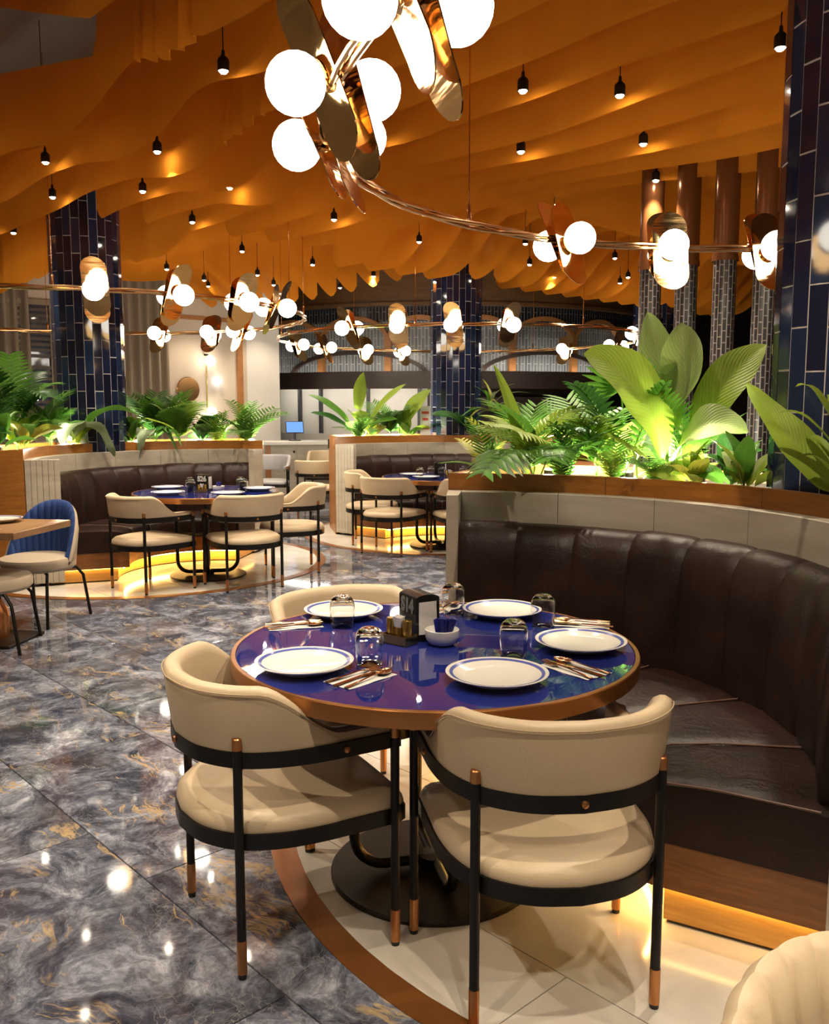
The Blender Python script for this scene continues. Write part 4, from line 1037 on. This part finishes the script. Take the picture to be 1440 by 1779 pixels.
for a0, a1 in zip(POSTS, POSTS[1:]):
    am, hw = (a0 + a1) / 2, (a1 - a0) / 2; rings = []
    for i in range(25):
        th = math.pi * i / 24
        ring = []
        for rr, s in ((DR, 0.93), (DR + 0.09, 0.93), (DR + 0.09, 1.06), (DR, 1.06)):
            ring.append(dpt(am - hw * math.cos(th) * (s if s < 1 else 1.03), rr, 2.66 + 0.40 * math.sin(th) * (0.86 if s < 1 else 1.06)))
        rings.append(ring)
    MB().sheet(rings, True).build('arch', 'arch_wood', KW)
for am, hw in ((-111, 17), (-68, 16)):
    rings = []
    for i in range(31):
        th = math.pi * i / 30; ring = []
        for rr, s in ((DR + 0.10, 0.93), (DR + 0.16, 0.93), (DR + 0.16, 1.0), (DR + 0.10, 1.0)):
            ring.append(dpt(am - hw * math.cos(th) * s, rr, 2.02 + 0.46 * math.sin(th) * (s if s > 0.95 else 0.84)))
        rings.append(ring)
    MB().sheet(rings, True).build('hood_arc', 'dark_panel', KW)
for a in (-131.5, -124, -110, -97):
    dsolid('mullion', 'grey_plastic', a - 0.35, a + 0.35, DR - 0.40, DR - 0.33, 0.95, 1.88, 2)
MB().sweep_arc([(DR + 0.08, 1.845), (DR + 0.11, 1.845), (DR + 0.11, 1.868), (DR + 0.08, 1.868)], DC, -140, -96, 30).build('under_canopy_light', 'led_white', KW, smooth=False)
MB().sweep_arc([(DR + 0.20, 2.042), (DR + 0.23, 2.042), (DR + 0.23, 2.055), (DR + 0.20, 2.055)], DC, -92, -44, 30).build('canopy_top_light', 'led_white', KW, smooth=False)
MB().sweep_arc([(DR + 0.20, 2.042), (DR + 0.215, 2.042), (DR + 0.215, 2.05), (DR + 0.20, 2.05)], DC, -138, -96, 30).build('canopy_top_light', 'led_white', KW, smooth=False)
x, y, z = dpt(-84.5, DR + 0.12, 3.52)
cm = thing('security_camera', 'small white dome security camera on the brown beam', 'camera', (x, y, z), 0)
MB().lathe([(0, -0.07), (0.05, -0.055), (0.07, -0.02), (0.075, 0.03), (0.0, 0.03)], 18).build('housing', 'white_plastic', cm)
MB().lathe([(0, -0.03), (0.03, -0.02), (0.035, 0.0), (0.03, 0.02), (0, 0.03)], 14, (0.05, -0.05, -0.015)).build('lens', 'black_plastic', cm)
# ------------------------------------------------------------------ service counter with till
sc = thing('service_counter', 'white topped service counter in front of the kitchen', 'counter', (-1.70, 14.95, 0), R_(8))
MB().box((0, 0, 0.90), (1.7, 0.62, 0.06), 0, 0.008).build('worktop', 'counter_white', sc, smooth=False)
MB().box((0, 0.04, 0.435), (1.56, 0.46, 0.87)).build('body', 'travertine', sc, smooth=False)
for q in range(3): MB().box((-0.52 + 0.52 * q, -0.20, 0.43), (0.505, 0.02, 0.82), 0, 0.003).build('front_panel', 'travertine', sc, smooth=False)
for q in (-0.72, 0.74): MB().box((q, -0.22, 0.435), (0.09, 0.05, 0.87)).build('leg_panel', 'arch_wood', sc, smooth=False)
for q in (-0.3, 0.16): MB().lathe([(0, 0), (0.02, 0), (0.02, 0.02), (0, 0.025)], 12).build('knob', 'base_metal', sc, (q, -0.222, 0.76)).rotation_euler = (math.pi / 2, 0, 0)
pos = thing('till_terminal', 'till terminal with glowing blue screen on the service counter', 'till', (-1.98, 14.9, 0.93), R_(8))
MB().box((0, 0, 0.01), (0.20, 0.18, 0.02), 0, 0.004).build('foot', 'grey_plastic', pos, smooth=False)
MB().tube([(0, 0.02, 0.02), (0, 0.03, 0.16)], 0.02, 10).build('stand', 'grey_plastic', pos)
b = MB().box((0, 0, 0), (0.30, 0.025, 0.21), 0, 0.006).build('housing', 'grey_plastic', pos, (0, 0.0, 0.22), smooth=False); b.rotation_euler = (R_(-25), 0, R_(6))
MB().box((0, -0.0135, 0), (0.27, 0.002, 0.185)).build('screen', 'screen_blue', b, smooth=False)
# ------------------------------------------------------------------ wall lamp and brass disc on the left wall
x, y = wallpt(7.5, 0.06)
wl = thing('wall_lamp', 'slim brass wall lamp with two white globes on the beige wall', 'lamp', (x, y, 0))
MB().tube([(0, 0, 1.38), (0, 0, 2.30)], 0.012, 8).build('rod', 'brass', wl)
MB().lathe([(0, -0.03), (0.035, -0.03), (0.035, 0.0), (0, 0.0)], 14, (0, 0, 2.33)).build('cap', 'base_metal', wl)
for zz in (2.22, 1.40):
    link('globe', GLOBE, wl, (0.08, -0.05, zz))
    MB().tube([(0, 0, zz), (0.05, -0.03, zz)], 0.012, 8).build('arm', 'brass', wl)
x, y = wallpt(7.17, 0.05)
d = MB().lathe([(0, -0.02), (0.19, -0.02), (0.20, -0.01), (0.20, 0.005), (0.17, 0.02), (0, 0.03)], 36).build('brass_disc', 'gold_tube', None, (x, y, 1.76)); d.rotation_euler = (math.pi / 2, 0, ANV + math.pi)
tag(d, 'round brushed brass disc hung on the beige wall', 'wall decoration')
x, y = wallpt(7.72, 0.06)
d = MB().lathe([(0, -0.05), (0.035, -0.035), (0.05, 0.0), (0.035, 0.035), (0, 0.05)], 16).build('accent_light', 'cool_glow', None, (x, y, 1.90)); tag(d, 'small round cool white light on the beige wall', 'lamp')

# ------------------------------------------------------------------ low wall under the slim pillars
xa, ya = uv(-4.3, 6.25)
lw = thing('pillar_plinth', 'low beige plinth wall with walnut cap under the slim pillars', 'plinth', (xa, ya, 0), AX)
MB().box((0, 0, 0.485), (2.8, 0.34, 0.97)).build('body', 'travertine', lw, smooth=False)
MB().box((0, 0, 0.995), (2.84, 0.38, 0.05), 0, 0.004).build('cap', 'walnut_rim', lw, smooth=False)

# ------------------------------------------------------------------ plants
def bez(b, c, t, s): return tuple((1 - s) ** 2 * p + 2 * s * (1 - s) * q + s * s * r for p, q, r in zip(b, c, t))
def blade_mb(b, c, t, width, pet=0.25, fold=0.25, roll=0.0, n=18, wave=0.05, tipk=0.75, seed=0):
    rnd = random.Random(seed); ph = rnd.uniform(0, 6); rows = []; uvs = []; xs = (-1, -0.8, -0.5, -0.2, 0, 0.2, 0.5, 0.8, 1)
    up = Vector((0, 0, 1)); prev = None
    for i in range(n + 1):
        s = i / n; p = Vector(bez(b, c, t, s)); d = (Vector(bez(b, c, t, min(1, s + 0.02))) - Vector(bez(b, c, t, max(0, s - 0.02)))).normalized()
        sd = d.cross(up); sd = sd if sd.length > 0.05 else (prev or Vector((1, 0, 0))); sd = (sd - d * sd.dot(d)).normalized(); prev = sd
        nm = sd.cross(d).normalized(); cr, sr = math.cos(roll), math.sin(roll); S = sd * cr + nm * sr; N_ = nm * cr - sd * sr
        if s < pet: w = 0.007
        else:
            q = (s - pet) / (1 - pet); w = max(0.002, width / 2 * (math.sin(math.pi * q ** tipk) ** 0.62 if 0 < q < 1 else 0)); w = max(w, 0.004 if q < 0.99 else 0.001)
        rows.append([tuple(p + S * w * x + N_ * (fold * abs(x) * w + wave * width * abs(x) * math.sin(s * 17 + ph + (2 if x > 0 else 0)))) for x in xs])
        uvs.append([((x + 1) / 2, s) for x in xs])
    return MB().sheet(rows, uvs=uvs)
def frond_mb(b, c, t, ll, n=16, lw=0.012, droop=0.25, sweep=0.7, seed=0, pet=0.2):
    rnd = random.Random(seed); mb = MB(); up = Vector((0, 0, 1)); pts = [bez(b, c, t, i / 14) for i in range(15)]
    mb.tube(pts, [0.005 * (1 - 0.7 * i / 14) for i in range(15)], 5); mb.uv = [(0.5, 0.5)] * len(mb.v)
    for i in range(n):
        s = pet + (1 - pet) * (i + 0.5) / n; p = Vector(bez(b, c, t, s)); d = (Vector(bez(b, c, t, min(1, s + .03))) - Vector(bez(b, c, t, max(0, s - .03)))).normalized()
        sd = d.cross(up); sd = sd.normalized() if sd.length > 0.05 else Vector((1, 0, 0)); nm = sd.cross(d)
        L = ll * (0.35 + 0.65 * math.sin(math.pi * (0.12 + 0.8 * (s - pet) / (1 - pet)))) * rnd.uniform(0.9, 1.1)
        for sg in (-1, 1):
            dr = (sd * sg + d * sweep + nm * 0.25).normalized(); rows = []; uvs = []
            for k in range(5):
                f = k / 4; q = p + dr * L * f - up * droop * L * f * f; w = lw * (0.5, 1, 0.95, 0.65, 0.05)[k]; wd = (d - dr * d.dot(dr)).normalized()
                rows.append([tuple(q + wd * w), tuple(q + nm * w * 0.35), tuple(q - wd * w)]); uvs.append([(0.3, f), (0.5, f), (0.7, f)])
            mb.sheet(rows, uvs=uvs)
    return mb
def fan_mb(b, c, t, rad, n=17, spread=125, lw=0.012, droop=0.15, lobed=False, seed=0, tilt=0.0):
    mb = MB(); pts = [bez(b, c, t, i / 8) for i in range(9)]; mb.tube(pts, 0.005, 5); mb.uv = [(0.5, 0.5)] * len(mb.v)
    p = Vector(t); d = (Vector(t) - Vector(c)).normalized(); up = Vector((0, 0, 1)); sd = d.cross(up); sd = sd.normalized() if sd.length > 0.05 else Vector((1, 0, 0)); nm = sd.cross(d)
    sd = (sd * math.cos(tilt) + nm * math.sin(tilt)).normalized(); nm = sd.cross(d)
    for i in range(n):
        a = R_(-spread + 2 * spread * i / (n - 1)); dr = d * math.cos(a) + sd * math.sin(a); wd = d * -math.sin(a) + sd * math.cos(a); L = rad * (0.72 + 0.28 * math.cos(a * 0.7)); rows = []; uvs = []
        for k in range(6):
            f = k / 5; q = p + dr * L * f + nm * 0.10 * L * f - up * droop * L * f * f; w = lw * ((0.35, 0.85, 1.1, 1.0, 0.7, 0.05)[k] if not lobed else (0.5, 1.2, 1.5, 1.5, 1.2, 0.3)[k])
            rows.append([tuple(q + wd * w), tuple(q - nm * w * 0.3), tuple(q - wd * w)]); uvs.append([(0.3, f), (0.5, f), (0.7, f)])
        mb.sheet(rows, uvs=uvs)
    return mb
# shared small leaves, growing along +x from the origin
LEAF = {}
def small(kind, mat):
    key = (kind, mat)
    if key in LEAF: return LEAF[key]
    out = []
    for q in range(3):
        if kind == 'strap': mb = blade_mb((0, 0, 0), (0.42 + 0.05 * q, 0, 0.30 - 0.08 * q), (0.85, 0, -0.12 - 0.18 * q), 0.075, 0.0, 0.3, 0, 12, 0.01, 0.6, q)
        elif kind == 'oval': mb = blade_mb((0, 0, 0), (0.45, 0, 0.25), (0.95, 0, 0.10 - 0.12 * q), 0.42, 0.28, 0.3, 0.2 * q, 12, 0.03, 0.8, q)
        elif kind == 'fern': mb = frond_mb((0, 0, 0), (0.4, 0, 0.38 - 0.06 * q), (0.95, 0, 0.05 - 0.15 * q), 0.26, 14, 0.022, 0.2, 0.6, q, 0.12)
        elif kind == 'palm': mb = frond_mb((0, 0, 0), (0.4, 0, 0.45 - 0.08 * q), (1.0, 0, 0.10 - 0.12 * q), 0.42, 15, 0.022, 0.35, 0.75, q, 0.25)
        elif kind == 'paddle': mb = blade_mb((0, 0, 0), (0.45, 0, 0.2), (1.0, 0, 0.02 - 0.1 * q), 0.30, 0.22, 0.3, 0.15 * q, 14, 0.03, 0.8, q)
        elif kind == 'fan': mb = fan_mb((0, 0, 0), (0.25, 0, 0.2), (0.5, 0, 0.25), 0.5, 15, 120, 0.03, 0.25, q == 2, q)
        out.append(mb.mesh('leaf', mat, True, 70))
    LEAF[key] = out; return out
def plant(name, x, y, z, kind, mats, n, size, label, elev=(20, 75), seed=0, az=(0, 360), cat='plant', group=None):
    t = thing(name, label, cat, (x, y, z), 0, group); rnd = random.Random(seed + 11)
    for i in range(n):
        me = small(kind, mats[i % len(mats)])[rnd.randrange(3)]
        o = link('leaf', me, t); a = R_(az[0] + (az[1] - az[0]) * (i + rnd.uniform(-0.3, 0.3)) / n); e = R_(rnd.uniform(*elev)); s = size * rnd.uniform(0.75, 1.15)
        o.matrix_local = Matrix.Rotation(a, 4, 'Z') @ Matrix.Rotation(-e, 4, 'Y') @ Matrix.Rotation(rnd.uniform(-0.4, 0.4), 4, 'X') @ Matrix.Scale(s, 4)
    return t
def leafobj(t, mb, mat, name='leaf'): return mb.build(name, mat, t, (-t.location.x, -t.location.y, -t.location.z), 0, True, 70)
ZN = 1.125; ZF = 1.09
# nearest planter ------------------------------------------------
S = thing('banana_plant', 'large banana plant with broad pale green leaves in the nearest planter', 'plant', (1.24, 4.30, ZN))
leafobj(S, blade_mb((1.22, 4.29, ZN), (1.13, 4.20, 1.62), (0.757, 4.06, 1.735), 0.36, 0.14, 0.18, 1.15, 22, 0.02, 0.72, 1), 'leaf_lime')
leafobj(S, blade_mb((1.26, 4.32, ZN), (1.335, 4.36, 1.55), (1.281, 4.40, 1.90), 0.31, 0.30, 0.22, 1.35, 22, 0.035, 0.62, 2), 'leaf_olive')
leafobj(S, blade_mb((1.25, 4.36, ZN), (1.25, 4.48, 1.65), (1.160, 4.56, 1.965), 0.20, 0.42, 0.3, 1.2, 20, 0.02, 0.55, 3), 'leaf_olive')
leafobj(S, blade_mb((1.28, 4.28, ZN), (1.32, 4.2, 1.56), (1.585, 4.10, 1.775), 0.26, 0.30, 0.15, -0.95, 22, 0.02, 0.85, 4), 'leaf_lime')
leafobj(S, blade_mb((1.20, 4.25, ZN), (1.20, 4.02, 1.53), (1.45, 3.92, 1.385), 0.24, 0.18, 0.2, -0.75, 20, 0.02, 0.8, 5), 'leaf_olive')
leafobj(S, blade_mb((1.26, 4.28, ZN), (1.30, 4.15, 1.45), (1.52, 4.2, 1.42), 0.22, 0.22, 0.25, -0.6, 18, 0.02, 0.8, 6), 'leaf_green')
S2 = thing('spear_plant', 'single narrow upright spear leaf at the left of the nearest planter', 'plant', (0.56, 4.42, ZN))
leafobj(S2, blade_mb((0.56, 4.42, ZN), (0.50, 4.42, 1.47), (0.384, 4.42, 1.70), 0.075, 0.05, 0.4, 1.2, 18, 0.01, 0.62, 7), 'leaf_lime')
S3 = thing('leafy_shrub', 'lime green shrub with a long leaf beside the large navy column', 'plant', (1.50, 3.30, ZN))
leafobj(S3, blade_mb((1.54, 3.20, ZN + 0.06), (1.43, 3.26, 1.30), (1.252, 3.42, 1.585), 0.16, 0.06, 0.2, 0.75, 20, 0.03, 0.7, 8), 'leaf_lime')
for q in range(13):
    a = q * 2.4; r = 0.07 + 0.012 * q
    leafobj(S3, blade_mb((1.50, 3.17, ZN + 0.02 + 0.02 * q), (1.48 + r * 0.6 * math.cos(a), 3.16 + r * 0.6 * math.sin(a), ZN + 0.10 + 0.032 * q), (1.47 + r * math.cos(a), 3.16 + r * math.sin(a), ZN + 0.08 + 0.030 * q), 0.04, 0.05, 0.3, 0.2, 10, 0.02, 0.75, q), 'leaf_lime')
P1 = thing('fan_palm', 'fan palm with split leaves behind the banana plant', 'plant', (1.08, 4.52, ZN))
leafobj(P1, fan_mb((1.08, 4.52, ZN), (1.03, 4.5, 1.50), (1.02, 4.47, 1.585), 0.235, 19, 115, 0.014, 0.12, False, 1), 'leaf_green')
leafobj(P1, fan_mb((1.09, 4.52, ZN), (1.16, 4.52, 1.40), (1.20, 4.50, 1.46), 0.22, 17, 110, 0.013, 0.15, False, 2), 'leaf_green')
leafobj(P1, fan_mb((1.07, 4.50, ZN), (1.42, 4.42, 1.33), (1.47, 4.40, 1.37), 0.20, 17, 110, 0.012, 0.15, False, 3), 'leaf_green')
P2 = thing('kentia_palm', 'dark green palm with stiff feathered fronds in the nearest planter', 'plant', (1.0, 4.42, ZN))
leafobj(P2, frond_mb((1.0, 4.42, ZN), (0.93, 4.36, 1.50), (0.755, 4.30, 1.60), 0.17, 15, 0.013, 0.2, 0.6, 1, 0.25), 'leaf_dark')
leafobj(P2, frond_mb((1.0, 4.42, ZN), (0.86, 4.36, 1.40), (0.68, 4.28, 1.40), 0.17, 15, 0.012, 0.25, 0.6, 2, 0.2), 'leaf_green')
leafobj(P2, frond_mb((1.02, 4.40, ZN), (1.10, 4.30, 1.48), (1.17, 4.24, 1.60), 0.14, 15, 0.012, 0.25, 0.7, 3, 0.2), 'leaf_green')
P3 = thing('split_leaf_philodendron', 'drooping split-leaf philodendron hanging over the left end of the nearest rim', 'plant', (0.56, 4.36, ZN))
leafobj(P3, frond_mb((0.58, 4.34, ZN), (0.50, 4.16, 1.42), (0.30, 3.98, 1.20), 0.17, 12, 0.017, 0.45, 0.35, 4, 0.22), 'leaf_green')
leafobj(P3, frond_mb((0.55, 4.36, ZN), (0.42, 4.2, 1.40), (0.38, 4.02, 1.22), 0.16, 12, 0.017, 0.5, 0.35, 5, 0.25), 'leaf_grey')
leafobj(P3, frond_mb((0.60, 4.36, ZN), (0.66, 4.2, 1.38), (0.62, 4.06, 1.26), 0.15, 12, 0.015, 0.4, 0.35, 6, 0.22), 'leaf_green')
P4 = thing('monstera_plant', 'monstera with round split leaf glowing below the banana plant', 'plant', (1.06, 4.26, ZN))
leafobj(P4, fan_mb((1.06, 4.26, ZN), (1.02, 4.12, 1.31), (0.965, 4.06, 1.33), 0.13, 11, 150, 0.020, 0.2, True, 4, 0.5), 'leaf_lime')
leafobj(P4, fan_mb((1.06, 4.26, ZN), (1.12, 4.10, 1.24), (1.16, 4.04, 1.24), 0.11, 11, 150, 0.018, 0.2, True, 5, -0.3), 'leaf_lime')
def nearpt(a, r): return (0.06 + r * math.cos(R_(a)), 2.84 + r * math.sin(R_(a)))
NEARP = [(80, 1.75, 'fern', ('leaf_green', 'leaf_yellow'), 9, 0.34, 'feathery fern at the far left end of the nearest planter'), (72, 1.70, 'palm', ('leaf_green', 'leaf_lime'), 10, 0.40, 'feathery yellow-green palm left of centre in the nearest planter'),
         (66, 1.62, 'fern', ('leaf_green', 'leaf_dark'), 10, 0.34, 'dense green fern behind the hanging philodendron'), (62, 1.80, 'palm', ('leaf_lime', 'leaf_green'), 9, 0.42, 'upright feathery palm left of the kentia palm'),
         (57, 1.60, 'fern', ('leaf_lime', 'leaf_green'), 9, 0.30, 'bright fern at the rim below the kentia palm'), (49, 1.58, 'fern', ('leaf_green',), 8, 0.26, 'small fern at the rim in front of the banana plant'),
         (43, 1.60, 'oval', ('leaf_lime', 'leaf_yellow'), 9, 0.22, 'yellow-green leafy clump at the rim right of the banana plant'), (38, 1.66, 'oval', ('leaf_green', 'leaf_dark'), 9, 0.25, 'dark glossy leafy clump below the right banana leaf'),
         (34, 1.58, 'paddle', ('leaf_lime', 'leaf_green'), 7, 0.26, 'upright leafy clump beside the base of the large column'), (52, 2.0, 'palm', ('leaf_green',), 8, 0.40, 'palm at the back of the nearest planter below the pillars'),
         (75, 2.0, 'oval', ('leaf_dark', 'leaf_green'), 9, 0.28, 'dark leafy shrub at the back left of the nearest planter')]
for i, (a, r, kd, mt, n, sz, lb) in enumerate(NEARP):
    x, y = nearpt(a, r); plant({'fern': 'fern', 'palm': 'areca_palm', 'oval': 'leafy_clump', 'paddle': 'leafy_clump'}[kd], x, y, ZN, kd, mt, n, sz, lb, (25, 78), i * 5, group='small plants in the nearest planter')
# middle planter -------------------------------------------------
SM = thing('banana_plant', 'banana plant with upright leaf in the middle planter', 'plant', (-0.66, 11.2, ZF))
for q, (b, c, t, w, rl, mt) in enumerate((((-0.66, 11.2, ZF), (-0.69, 11.2, 1.53), (-0.63, 11.25, 1.92), 0.29, 1.4, 'leaf_lime'), ((-0.63, 11.2, ZF), (-0.50, 11.1, 1.52), (-0.10, 11.0, 1.77), 0.17, -0.7, 'leaf_lime'),
        ((-0.68, 11.2, ZF), (-0.9, 11.1, 1.50), (-1.29, 11.0, 1.64), 0.17, 0.6, 'leaf_green'), ((-0.67, 11.1, ZF), (-0.92, 11.0, 1.38), (-1.25, 10.9, 1.42), 0.2, 0.4, 'leaf_dark'), ((-0.67, 11.1, ZF), (-0.5, 10.95, 1.36), (-0.2, 10.9, 1.34), 0.2, -0.4, 'leaf_green'))):
    leafobj(SM, blade_mb(b, c, t, w, 0.25, 0.2, rl, 16, 0.02, 0.75, q), mt)
S5 = thing('banana_plant', 'small banana plant with one raised leaf left of the middle column', 'plant', (-0.18, 11.1, ZF))
leafobj(S5, blade_mb((-0.18, 11.1, ZF), (-0.12, 11.1, 1.45), (0.20, 11.05, 1.70), 0.24, 0.3, 0.2, -0.9, 16, 0.02, 0.8, 9), 'leaf_lime')
leafobj(S5, blade_mb((-0.18, 11.1, ZF), (-0.2, 11.0, 1.45), (-0.05, 10.95, 1.5), 0.2, 0.3, 0.2, -0.5, 16, 0.02, 0.8, 10), 'leaf_green')
S6 = thing('rubber_plant', 'dark broad leaf pointing left in front of the middle column', 'plant', (0.70, 11.05, ZF))
leafobj(S6, blade_mb((0.70, 11.05, ZF), (0.55, 10.9, 1.46), (0.19, 10.75, 1.39), 0.2, 0.2, 0.2, 0.5, 16, 0.02, 0.8, 11), 'leaf_dark')
leafobj(S6, blade_mb((0.70, 11.05, ZF), (0.75, 10.9, 1.40), (0.60, 10.75, 1.30), 0.18, 0.2, 0.2, 0.3, 14, 0.02, 0.8, 12), 'leaf_dark')
plant('dracaena', 0.93, 11.1, ZF + 0.35, 'strap', ('leaf_yellow', 'leaf_grey', 'leaf_green'), 20, 0.55, 'dracaena with drooping strap leaves right of the middle column', (-20, 80), 3)
def midpt(a, r): return (0.28 + r * math.cos(R_(a)), 9.60 + r * math.sin(R_(a)))
for i, (a, r, kd, mt, n, sz, lb) in enumerate(((126, 1.62, 'fern', ('leaf_green',), 9, 0.40, 'fern at the rim below the middle banana plant'), (118, 1.75, 'oval', ('leaf_yellow', 'leaf_green'), 9, 0.32, 'yellow-green leafy clump right of the middle banana plant'),
        (110, 1.7, 'palm', ('leaf_dark', 'leaf_green'), 8, 0.48, 'dark palm in the middle planter'), (103, 1.6, 'oval', ('leaf_lime', 'leaf_green'), 8, 0.32, 'bright leafy clump near the middle column'),
        (80, 1.65, 'palm', ('leaf_dark',), 8, 0.45, 'dark palm just right of the middle column'), (58, 1.7, 'fern', ('leaf_green', 'leaf_dark'), 9, 0.45, 'fern at the right end of the middle planter'), (45, 1.7, 'palm', ('leaf_green',), 8, 0.5, 'palm at the far right of the middle planter'))):
    x, y = midpt(a, r); plant('potted_plant', x, y, ZF, kd, mt, n, sz, lb, (20, 75), i * 7 + 1, group='small plants in the middle planter')
# left planter ---------------------------------------------------
PL = thing('bamboo_palm', 'bushy palm at the left end of the left planter', 'plant', (-3.62, 8.2, ZF))
for q in range(9):
    a = R_(40 * q + 10); r = 0.30 + 0.08 * (q % 3)
    leafobj(PL, frond_mb((-3.62, 8.2, ZF), (-3.62 + 0.1 * math.cos(a), 8.2 + 0.1 * math.sin(a), 1.62 + 0.08 * (q % 3)), (-3.62 + r * math.cos(a), 8.2 + r * math.sin(a), 1.58 + 0.12 * (q % 4)), 0.24, 14, 0.016, 0.25, 0.7, q, 0.3), 'leaf_green' if q % 2 else 'leaf_dark')
S7 = thing('philodendron', 'philodendron with long grey-green leaf drooping over the left planter rim', 'plant', (-3.22, 8.48, ZF))
leafobj(S7, blade_mb((-3.25, 8.45, ZF), (-3.05, 8.45, 1.55), (-2.88, 8.62, 1.02), 0.26, 0.18, 0.3, 0.2, 18, 0.05, 0.7, 13), 'leaf_grey')
leafobj(S7, blade_mb((-3.22, 8.48, ZF), (-3.15, 8.35, 1.55), (-3.22, 8.2, 1.15), 0.28, 0.2, 0.3, 0.1, 18, 0.05, 0.7, 14), 'leaf_grey')
leafobj(S7, blade_mb((-3.2, 8.5, ZF), (-3.0, 8.5, 1.62), (-2.62, 8.65, 1.40), 0.2, 0.2, 0.3, 0.2, 18, 0.05, 0.7, 15), 'leaf_green')
plant('dracaena', -2.55, 9.38, ZF + 0.10, 'strap', ('leaf_green', 'leaf_olive', 'leaf_dark'), 18, 0.62, 'dracaena with arching strap leaves right of the left column', (5, 80), 8)
S8 = thing('philodendron', 'small philodendron leaf hanging over the left rim below the dracaena', 'plant', (-2.70, 9.22, ZF))
leafobj(S8, blade_mb((-2.70, 9.22, ZF), (-2.66, 8.98, 1.48), (-2.74, 8.94, 0.98), 0.17, 0.2, 0.3, 0.1, 16, 0.04, 0.7, 16), 'leaf_grey')
def leftpt(a, r): return (-1.83 + r * math.cos(R_(a)), 7.88 + r * math.sin(R_(a)))
for i, (a, r, kd, mt, n, sz, lb) in enumerate(((192, 1.7, 'oval', ('leaf_dark', 'leaf_green'), 10, 0.36, 'dark leafy shrub at the left edge of the left planter'), (176, 1.65, 'oval', ('leaf_lime', 'leaf_yellow', 'leaf_green'), 11, 0.32, 'bright leafy clump lit from below in the left planter'),
        (163, 1.62, 'palm', ('leaf_green',), 9, 0.42, 'feathery palm at the left of the left planter'), (152, 1.58, 'oval', ('leaf_lime', 'leaf_yellow'), 10, 0.30, 'yellow-green leafy clump in front of the left column'),
        (112, 1.62, 'palm', ('leaf_green', 'leaf_lime'), 9, 0.42, 'feathery palm in the middle of the left planter'), (104, 1.7, 'oval', ('leaf_dark',), 9, 0.30, 'dark round-leaved shrub near the right end of the left planter'), (98, 1.60, 'fern', ('leaf_lime', 'leaf_green'), 9, 0.36, 'bright fern near the right end of the left planter'),
        (88, 1.62, 'fern', ('leaf_green',), 10, 0.44, 'fern at the right end of the left planter'), (184, 1.9, 'palm', ('leaf_dark', 'leaf_green'), 10, 0.5, 'dark palm at the back left of the left planter'),
        (130, 1.58, 'oval', ('leaf_green', 'leaf_lime'), 9, 0.30, 'leafy clump at the rim just right of the left column'), (120, 1.72, 'palm', ('leaf_green', 'leaf_dark'), 9, 0.45, 'palm between the dracaena and the left column'))):
    x, y = leftpt(a, r); plant('potted_plant', x, y, ZF, kd, mt, n + 2, sz * 1.18, lb, (20, 78), i * 9 + 2, group='small plants in the left planter')
# uplights among the plants
ULM = MB().lathe([(0, 0.0), (0.035, 0.0), (0.035, 0.06), (0.03, 0.065)], 14).mesh('case', 'base_metal')
ULG = MB().lathe([(0, 0.062), (0.03, 0.062), (0.03, 0.066), (0, 0.07)], 14).mesh('lens', 'planter_glow')
def uplight(x, y, z, p, lb, g):
    t = thing('planter_uplight', lb, 'lamp', (x, y, z), 0, g); link('case', ULM, t); link('lens', ULG, t); point('uplight', (0, 0, 0.10), p, 0.03, t, (1.0, 0.93, 0.74))
for a in (33, 47, 58, 70): x, y = nearpt(a, 1.86); uplight(x, y, ZN - 0.01, 34, 'small uplight glowing among the plants of the nearest planter', 'uplights in the nearest planter')
for a in (50, 80, 105, 122): x, y = midpt(a, 1.85); uplight(x, y, ZF - 0.01, 40, 'small uplight glowing among the plants of the middle planter', 'uplights in the middle planter')
for a in (88, 105, 125, 158, 178): x, y = leftpt(a, 1.85 if a != 158 else 1.58); uplight(x, y, ZF - 0.01, 34, 'small uplight glowing among the plants of the left planter', 'uplights in the left planter')
mc = thing('menu_card', 'small upright menu card among the plants beside the middle column', 'sign', (0.135, 11.15, ZF - 0.01), R_(-12))
MB().box((0, 0, 0.22), (0.13, 0.012, 0.40)).build('board', 'white_plastic', mc, smooth=False)
for zz, w in ((0.34, 0.09), (0.26, 0.07), (0.15, 0.09)): MB().box((0, -0.0075, zz), (w, 0.003, 0.03)).build('print', 'menu_red', mc, smooth=False)
